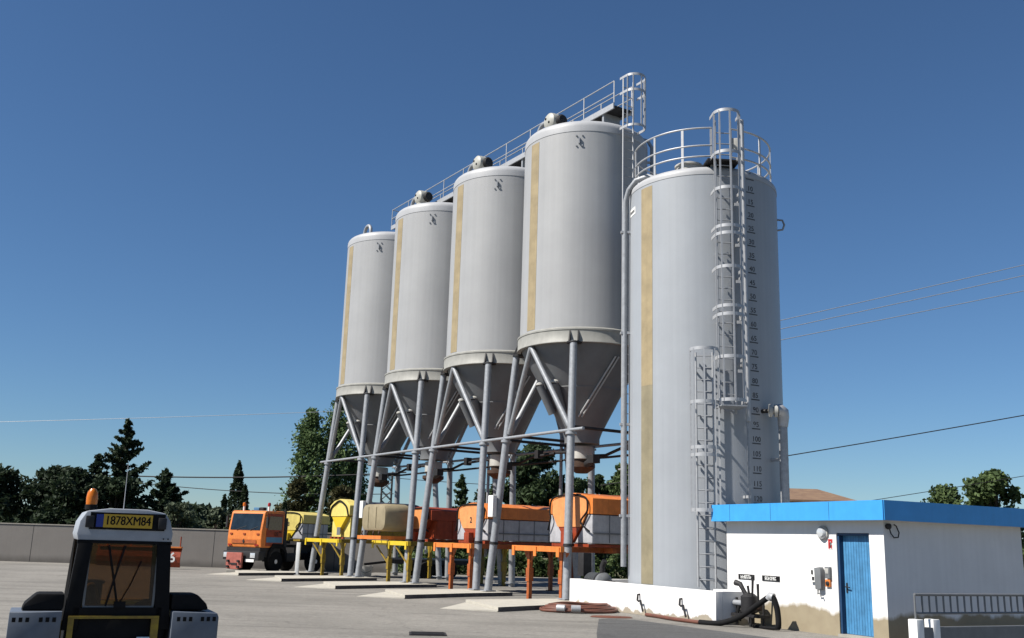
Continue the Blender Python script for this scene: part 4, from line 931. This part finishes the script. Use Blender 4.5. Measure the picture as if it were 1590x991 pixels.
# ------------------------------------------------------------------ vegetation
def leaves(pts, size, seed, up=.3):
    r = random.Random(seed); vs = []; fs = []
    for p in pts:
        n = Vector((r.gauss(0,1), r.gauss(0,1), r.gauss(0,1)+up)).normalized()
        a = n.cross(Vector((r.gauss(0,1), r.gauss(0,1), r.gauss(0,1)))).normalized(); b_ = n.cross(a)
        s = size*r.uniform(.55,1.35); l = s*r.uniform(.9,1.7); o = len(vs); p = Vector(p)
        vs += [p-a*l*.5, p+b_*s*.38-a*l*.08+n*s*.12, p+a*l*.5, p-b_*s*.38+a*l*.05+n*s*.1]; fs.append((o,o+1,o+2,o+3))
    m_ = MB(); m_.v = [tuple(v) for v in vs]; m_.f = fs; return m_
def spin(r): a = r.uniform(0,2*PI); return math.cos(a), math.sin(a)
def conifer(x, y, h, rad, label, seed, mt='leaf_dark', n=7000, size=.26, group='trees beyond the grey wall', name='conifer_tree', low=.08):
    r = random.Random(seed); t = thing(name, label, 'tree', (x,y,-.02), r.uniform(0,6), group); pts = []; tk_ = MB()
    tk_.tube((0,0,0),(0,0,h*.97),.05+h*.018,.02,8)
    nb = int(44+h*9); per = max(10, n//nb)
    for i in range(nb):
        k = low+(1-low)*((i+.5)/nb)**1.0; z = h*k*.97
        L_ = rad*(1-k)**.8*r.choice((.45,.6,.75,.9,1.0,1.25))+.12
        ca, sa = spin(r); lift = L_*r.uniform(.15,.55)
        tk_.tube((0,0,z*.99),(ca*L_*.85,sa*L_*.85,z+lift*.8),.03+.01*(1-k)*h*.4,.01,5,caps=False)
        for j in range(int(per*(L_/rad*.9+.35))):
            u_ = r.random()**.65; wd = (1-u_*.8)*L_*.13+.04
            pts.append((ca*L_*u_+r.gauss(0,wd*.55), sa*L_*u_+r.gauss(0,wd*.55), z+lift*u_**1.4+r.gauss(-.05,wd*.4)))
    for j in range(60): pts.append((r.gauss(0,.06),r.gauss(0,.06),h*r.uniform(.9,1.0)))
    tk_.build('trunk', M['bark'], t, fix=False); leaves(pts,size,seed,.5).build('crown', M[mt], t, smooth=False, fix=False)
    return t
def column(x, y, h, rad, label, seed, mt, n=3500, size=.24, group='trees beyond the grey wall', name='cypress_tree'):
    r = random.Random(seed); t = thing(name, label, 'tree', (x,y,-.02), 0, group); pts = []
    MB().tube((0,0,0),(0,0,h*.9),.1,.03,8).build('trunk', M['bark'], t, fix=False)
    for i in range(n):
        k = r.random(); R__ = rad*(min(1,k*6+.3))*(1-k)**.55*(1+.18*math.sin(k*40+seed)); ca, sa = spin(r); q = math.sqrt(r.uniform(.25,1))
        pts.append((ca*R__*q, sa*R__*q, .1+h*k*1.0+r.gauss(0,.1)))
    leaves(pts,size,seed,1).build('crown', M[mt], t, smooth=False, fix=False); return t
def broad(x, y, h, rad, label, seed, mt='leaf_green', n=7000, size=.28, base=.12, clumps=26, squash=1.0, group='trees beyond the grey wall', name='broadleaf_tree'):
    r = random.Random(seed); t = thing(name, label, 'tree', (x,y,-.02), 0, group); pts = []; tk_ = MB()
    tk_.path([(0,0,0),(r.gauss(0,.1),r.gauss(0,.1),h*.3),(r.gauss(0,.2),0,h*.62)], [.10+h*.018,.07+h*.012,.05], 8)
    cs = []
    for i in range(clumps):
        k = base+(1-base)*r.random()**.85; env = math.sin(min(1,max(.0,(k-base)/(1-base)*.86+.14))*PI)**.6
        ca, sa = spin(r); q = r.uniform(.25,.85)*rad*env
        cr = rad*r.uniform(.22,.42)*(.6+.4*env); cs.append((ca*q, sa*q*squash, min(h*k, h-cr*.9), cr))
    cs.append((0,0,h-rad*.3,rad*.3))
    for c_ in cs: tk_.tube((0,0,min(h*.55,c_[2]*.7)),(c_[0]*.9,c_[1]*.9,c_[2]),.05,.015,5,caps=False)
    per = n//len(cs)
    for cx,cy,cz,cr in cs:
        for j in range(per):
            v = Vector((r.gauss(0,1),r.gauss(0,1),r.gauss(0,1))).normalized()*cr*(r.random()**.4)*r.uniform(.8,1.15)
            pts.append((cx+v.x, cy+v.y, max(.15,cz+v.z*.85)))
    tk_.build('trunk', M['bark'], t, fix=False); leaves(pts,size,seed,.3).build('crown', M[mt], t, smooth=False, fix=False); return t

def poplar(x, y, h, rad, label, seed, mt):
    r = random.Random(seed); t = thing('poplar_tree', label, 'tree', (x,y,-.02), r.uniform(0,6), 'poplars behind the farthest silo'); pts = []; tk_ = MB()
    tk_.path([(0,0,0),(r.gauss(0,.08),r.gauss(0,.08),h*.5),(0,0,h*.93)], [.2,.12,.02], 8)
    for i in range(95):
        k = .04+.94*r.random(); env = min(1,.45+k*2.2)*(1-max(0,k-.55)/.45)**.6 if k < 1 else 0
        ca, sa = spin(r); L_ = rad*max(.12,env)*r.uniform(.6,1.15); z = h*k*.93
        tk_.tube((0,0,z),(ca*L_*.8,sa*L_*.8,z+L_*.75),.03,.01,5,caps=False)
        for j in range(95):
            u_ = r.random()**.6; w_ = .10+L_*.14
            pts.append((ca*L_*u_+r.gauss(0,w_), sa*L_*u_+r.gauss(0,w_), min(h, z+L_*.85*u_+r.gauss(0,w_*1.3))))
    tk_.build('trunk', M['bark'], t, fix=False); leaves(pts,.2,seed,.2).build('crown', M[mt], t, smooth=False, fix=False); return t
conifer(-25.5,66,9.0,3.3,'tallest pointed dark conifer at the left, above the tractor antenna',1,n=11000,low=.02)
conifer(-27.6,67,6.7,2.0,'smaller pointed dark conifer left of the tallest one',2,n=5000)
broad(-28.2,63,5.6,3.0,'dense dark rounded tree at the left edge behind the amber beacon',3,'leaf_dark',11000,.26,.05,34)
broad(-24.2,62,5.0,2.6,'dark bushy tree filling the foot of the tallest conifer',4,'leaf_dark',10000,.26,.03,34)
conifer(-21.6,63,5.6,2.6,'ragged dark conifer right of the tallest one, over the wall',5,'leaf_dark',8000,.26,low=.02)
broad(-33,62,6.4,3.2,'broad dark tree beyond the left of the tractor cab',6,'leaf_dark',9000,.28,.05,30)
conifer(-37,64,7.4,2.8,'tall dark conifer at the far left end of the wall',7,n=7000)
for i,(x,y,h,r,mt,lab) in enumerate([(-19.6,60,3.5,1.5,'leaf_olive','grey green bush over the wall just right of the ragged conifer'),
    (-17.6,61,3.3,1.4,'leaf_olive','grey green bush over the wall, midway between tall conifer and cypress'),
    (-15.9,60,3.2,1.2,'leaf_olive','grey green bush over the wall just left of the truck roof'),
    (-13.2,60,3.2,1.5,'leaf_olive','grey green bush showing above the truck cab beacons'),
    (-11.0,60,3.1,1.4,'leaf_green','low green bush above the yellow spreader on the truck')]):
    broad(x,y,h,r,lab,20+i,mt,3800,.2,.03,20,group='bushes behind the grey wall',name='bush')
for i,(x,y,h,r,lab) in enumerate([(-18.6,66,3.9,.45,'small thin dark cypress left of the tall cypress'),(-17.3,66,4.7,.5,'slim dark cypress second tallest beside the tall cypress'),
    (-21.6,80,7.2,1.0,'tallest narrow dark cypress right behind the truck cab'),(-14.6,66,3.7,.4,'tiny dark cypress between truck roof and poplars')]):
    column(x,y,h,r,lab,40+i,'leaf_dark',2600 if h<6 else 4500,.2)
for i,(x,y,h,r,mt,lab) in enumerate([(-14.2,71,11.3,1.4,'leaf_pop','leafy poplar standing farthest left, clear of the farthest silo'),(-12.5,72,12.2,1.5,'leaf_pop','tallest leafy poplar rising behind the farthest silo leg'),(-11.0,72.5,8.4,1.0,'leaf_pop','shorter leafy poplar right of the tallest poplar')]):
    poplar(x,y,h,r,lab,50+i,mt)
broad(-14.2,68,5.6,1.7,'ruddy leafed tree at the foot of the poplars',60,'leaf_brown',6000,.2,.1,26)
broad(-11.2,68,5.2,1.6,'ruddy bushy tree right of the poplar foot',61,'leaf_brown',5000,.2,.1,24)
conifer(-3.6,80,6.9,1.7,'small lone conifer framed between silo legs in the middle',62,'leaf_pine',4500,.26)
broad(2.3,80,9.7,3.4,'tall dark pine behind the two nearest legged silos',63,'leaf_pine',14000,.3,.06,46)
broad(-.6,81,6.6,2.2,'lower dark pine left of the tall pine',64,'leaf_pine',7000,.28,.05,30)
broad(5.4,79,6.9,2.4,'rounded dark pine right of the tall pine',65,'leaf_pine',8000,.28,.05,30)
broad(9.6,80,8.3,2.4,'green tree beside the fill pipe left of the tank',66,'leaf_green',8000,.28,.05,30)
broad(7.4,82,7.4,2.0,'round topped dark tree between the fill pipe and silo leg',67,'leaf_pine',6000,.28,.05,26)
broad(-6.5,84,3.9,2.2,'low dark tree left of the lone conifer',68,'leaf_dark',4000,.26,.03,24)
broad(26.2,60,6.0,2.0,'green tree at the right beyond the booth roof',69,'leaf_green',7000,.24,.05,28,group='trees right of the booth')
broad(31.5,64,7.2,2.8,'larger green tree farther right beyond the booth',70,'leaf_green',8000,.28,.05,28,group='trees right of the booth')
hd = thing('hedge', 'leafy green hedge seen under the orange spreaders behind the silos', 'hedge', (2.8,53.2,0), -.04)
r = random.Random(5); pts = []
for i in range(15000):
    x = r.uniform(-8.5,11); y = r.gauss(0,.35); z = (1.25+.25*math.sin(x*1.9)+.2*math.sin(x*4.3+1))*r.random()**.8; pts.append((x,y,z))
leaves(pts,.17,5,.5).build('foliage', M['leaf_green'], hd, smooth=False, fix=False)
mb = MB()
for i in range(26): x = -8.2+i*.75; mb.tube((x,0,0),(x+r.uniform(-.1,.1),0,.9),.03,.015,6)
mb.build('stem', M['bark'], hd)
pts = []; r = random.Random(9)
for i in range(52000):
    x = r.uniform(-150,190); z = (3.4+.8*math.sin(x*.31)+.7*math.sin(x*.83+2)+.5*math.sin(x*2.1))*r.random()**.7; pts.append((x, 125+r.gauss(0,2.2), z))
o = leaves(pts,.85,9,.5).build('treeline', M['leaf_dark'], None, smooth=False, fix=False); tag(o, kind='stuff'); o['label'] = 'far dark belt of trees along the horizon'

# ------------------------------------------------------------------ house behind the booth
tile = mat('clay roof tiles', (.23,.15,.09), .85, 0, .2, 2.2, col2=(.15,.09,.06), bump=.6, bscale=10)
hs = thing('house', 'low cream house with brown tiled roof behind the blue roofed booth', 'house', (11.0,50,0), 0)
MB().box(-1.6,6.2,0,7,0,4.14).build('wall', M['cream'], hs, smooth=False)
MB().add([(-2.0,-.4,4.2),(6.6,-.4,4.2),(6.6,7.4,4.2),(-2.0,7.4,4.2),(-1.6,3.5,4.98),(5.7,3.5,4.98),(-2.0,-.4,4.1),(6.6,-.4,4.1),(6.6,7.4,4.1),(-2.0,7.4,4.1)], [(0,1,5,4),(1,2,5),(2,3,4,5),(3,0,4),(6,9,8,7),(0,6,7,1),(1,7,8,2),(2,8,9,3),(3,9,6,0)]).build('roof', tile, hs, smooth=False)
for x in (0.5,4):
    wn = MB().box(x-.5,x+.5,-.04,-.003,1.4,2.7).build('window', M['wind2'], hs, smooth=False)
    MB().box(x-.6,x-.5,-.07,-.003,1.3,2.8).box(x+.5,x+.6,-.07,-.003,1.3,2.8).build('frame', M['offw'], wn, smooth=False)

# ------------------------------------------------------------------ overhead lines and pylon
def wire(p0, p1, sag, r, lab, group='overhead lines', ext=1.6, col='dark'):
    p0, p1 = Vector(p0), Vector(p1); mid = (p0+p1)/2; h_ = (p1-p0)*.5*ext
    a, b_ = mid-h_, mid+h_; pts = []
    for i in range(25):
        u_ = i/24; q = a.lerp(b_,u_); q.z -= sag*4*u_*(1-u_)-sag; pts.append(tuple(q))
    o = MB().path(pts, r, 6).build('power_line', M[col], None); tag(o, lab, 'cable', group); return o
wire((16.8,60,15.75),(26.92,60,18.4),.06,.024,'highest of three thin overhead wires right of the tank',ext=3.4,col='galv')
wire((16.8,60,15.2),(26.87,60,17.75),.06,.024,'middle of three thin overhead wires right of the tank',ext=3.4,col='galv')
wire((16.8,60,14.5),(26.81,60,16.85),.06,.024,'lowest of three thin overhead wires right of the tank',ext=3.4,col='galv')
wire((16.9,60,7.3),(26.3,60,9.15),.12,.035,'single thick dark overhead cable right of the tank',ext=3.4)
wire((22.8,60,4.95),(26.06,60,5.55),.05,.022,'short dark overhead cable low above the booth roof',ext=6)
wire((-24.8,70,5.4),(-14.4,70,5.72),.35,.05,'thick dark overhead cable left of the poplars',ext=2.4)
wire((-23.4,70,4.75),(-14.3,70,4.5),.45,.03,'thinner lower overhead cable left of the poplars',ext=2.4)
wire((-30.1,70,9.3),(-14.3,70,10.3),.15,.016,'faint high overhead wire at the left of the poplars',ext=3.0,col='galv')
wire((-11,86,6.6),(14,86,6.3),.5,.03,'dark overhead cable seen between the silo legs',ext=1.3)
py = thing('lattice_pylon', 'slim dark lattice pylon seen between legs of the two farthest silos', 'pylon', (-10.85,90,0), .2)
mb = MB(); hh = 7.6
cr = [(-.45,-.45),(.45,-.45),(.45,.45),(-.45,.45)]
for x,y in cr: mb.tube((x,y,0),(x,y,hh),.05,n=6)
mb.build('mast', M['dark'], py); mb = MB()
for i in range(9):
    z0_ = i*hh/9; z1_ = (i+1)*hh/9
    for k in range(4):
        a, c_ = cr[k], cr[(k+1)%4]; mb.tube((*a,z0_),(*c_,z1_),.035,n=5); mb.tube((*c_,z0_),(*a,z1_),.035,n=5)
mb.build('bracing', M['dark'], py)

# ------------------------------------------------------------------ light
SUN_AZ = Vector((-.925,-.38)).normalized(); EL = R_(47)
sd = Vector((SUN_AZ.x*math.cos(EL), SUN_AZ.y*math.cos(EL), math.sin(EL)))
ld = bpy.data.lights.new('sun','SUN'); ld.energy = 5.0; ld.angle = R_(.5); ld.color = (1,.95,.87)
lo_ = bpy.data.objects.new('sun', ld); C.objects.link(lo_); lo_.rotation_euler = sd.to_track_quat('Z','Y').to_euler()
wd = bpy.data.worlds.new('World'); scene.world = wd; wd.use_nodes = True; nt = wd.node_tree
sky = nt.nodes.new('ShaderNodeTexSky'); sky.sky_type = 'NISHITA'; sky.sun_disc = False
sky.sun_elevation = EL; sky.sun_rotation = math.atan2(sd.x, sd.y)
sky.altitude = 100; sky.air_density = 1.0; sky.dust_density = 0.0; sky.ozone_density = 8.0
bg = nt.nodes['Background']; bg.inputs[1].default_value = .0523
tn = nt.nodes.new('ShaderNodeMix'); tn.data_type = 'RGBA'; tn.blend_type = 'MULTIPLY'; tn.inputs[0].default_value = 1; tn.inputs[7].default_value = (.90,1.0,1.04,1)
nt.links.new(sky.outputs[0], tn.inputs[6]); nt.links.new(tn.outputs[2], bg.inputs[0])

# ------------------------------------------------------------------ camera
f, pitch, roll = 1525.82, .2234, .0304
F = Vector((0,math.cos(pitch),math.sin(pitch))); Up = Vector((0,-math.sin(pitch),math.cos(pitch))); Rt = Vector((1,0,0))
R2 = Rt*math.cos(roll)+Up*math.sin(roll); U2 = Up*math.cos(roll)-Rt*math.sin(roll)
cam = bpy.data.cameras.new('camera'); cam.sensor_width = 36; cam.lens = 36*f/1590; cam.clip_end = 4000; cam.clip_start = .1
co = bpy.data.objects.new('camera', cam); C.objects.link(co)
mt_ = Matrix((R2, U2, -F)).transposed().to_4x4(); mt_.translation = Vector((0,0,1.7)); co.matrix_world = mt_
scene.camera = co
vs_ = scene.view_settings; vs_.view_transform = 'Standard'; vs_.look = 'None'; vs_.exposure = .75; vs_.gamma = 1
scene.render.engine = 'CYCLES'
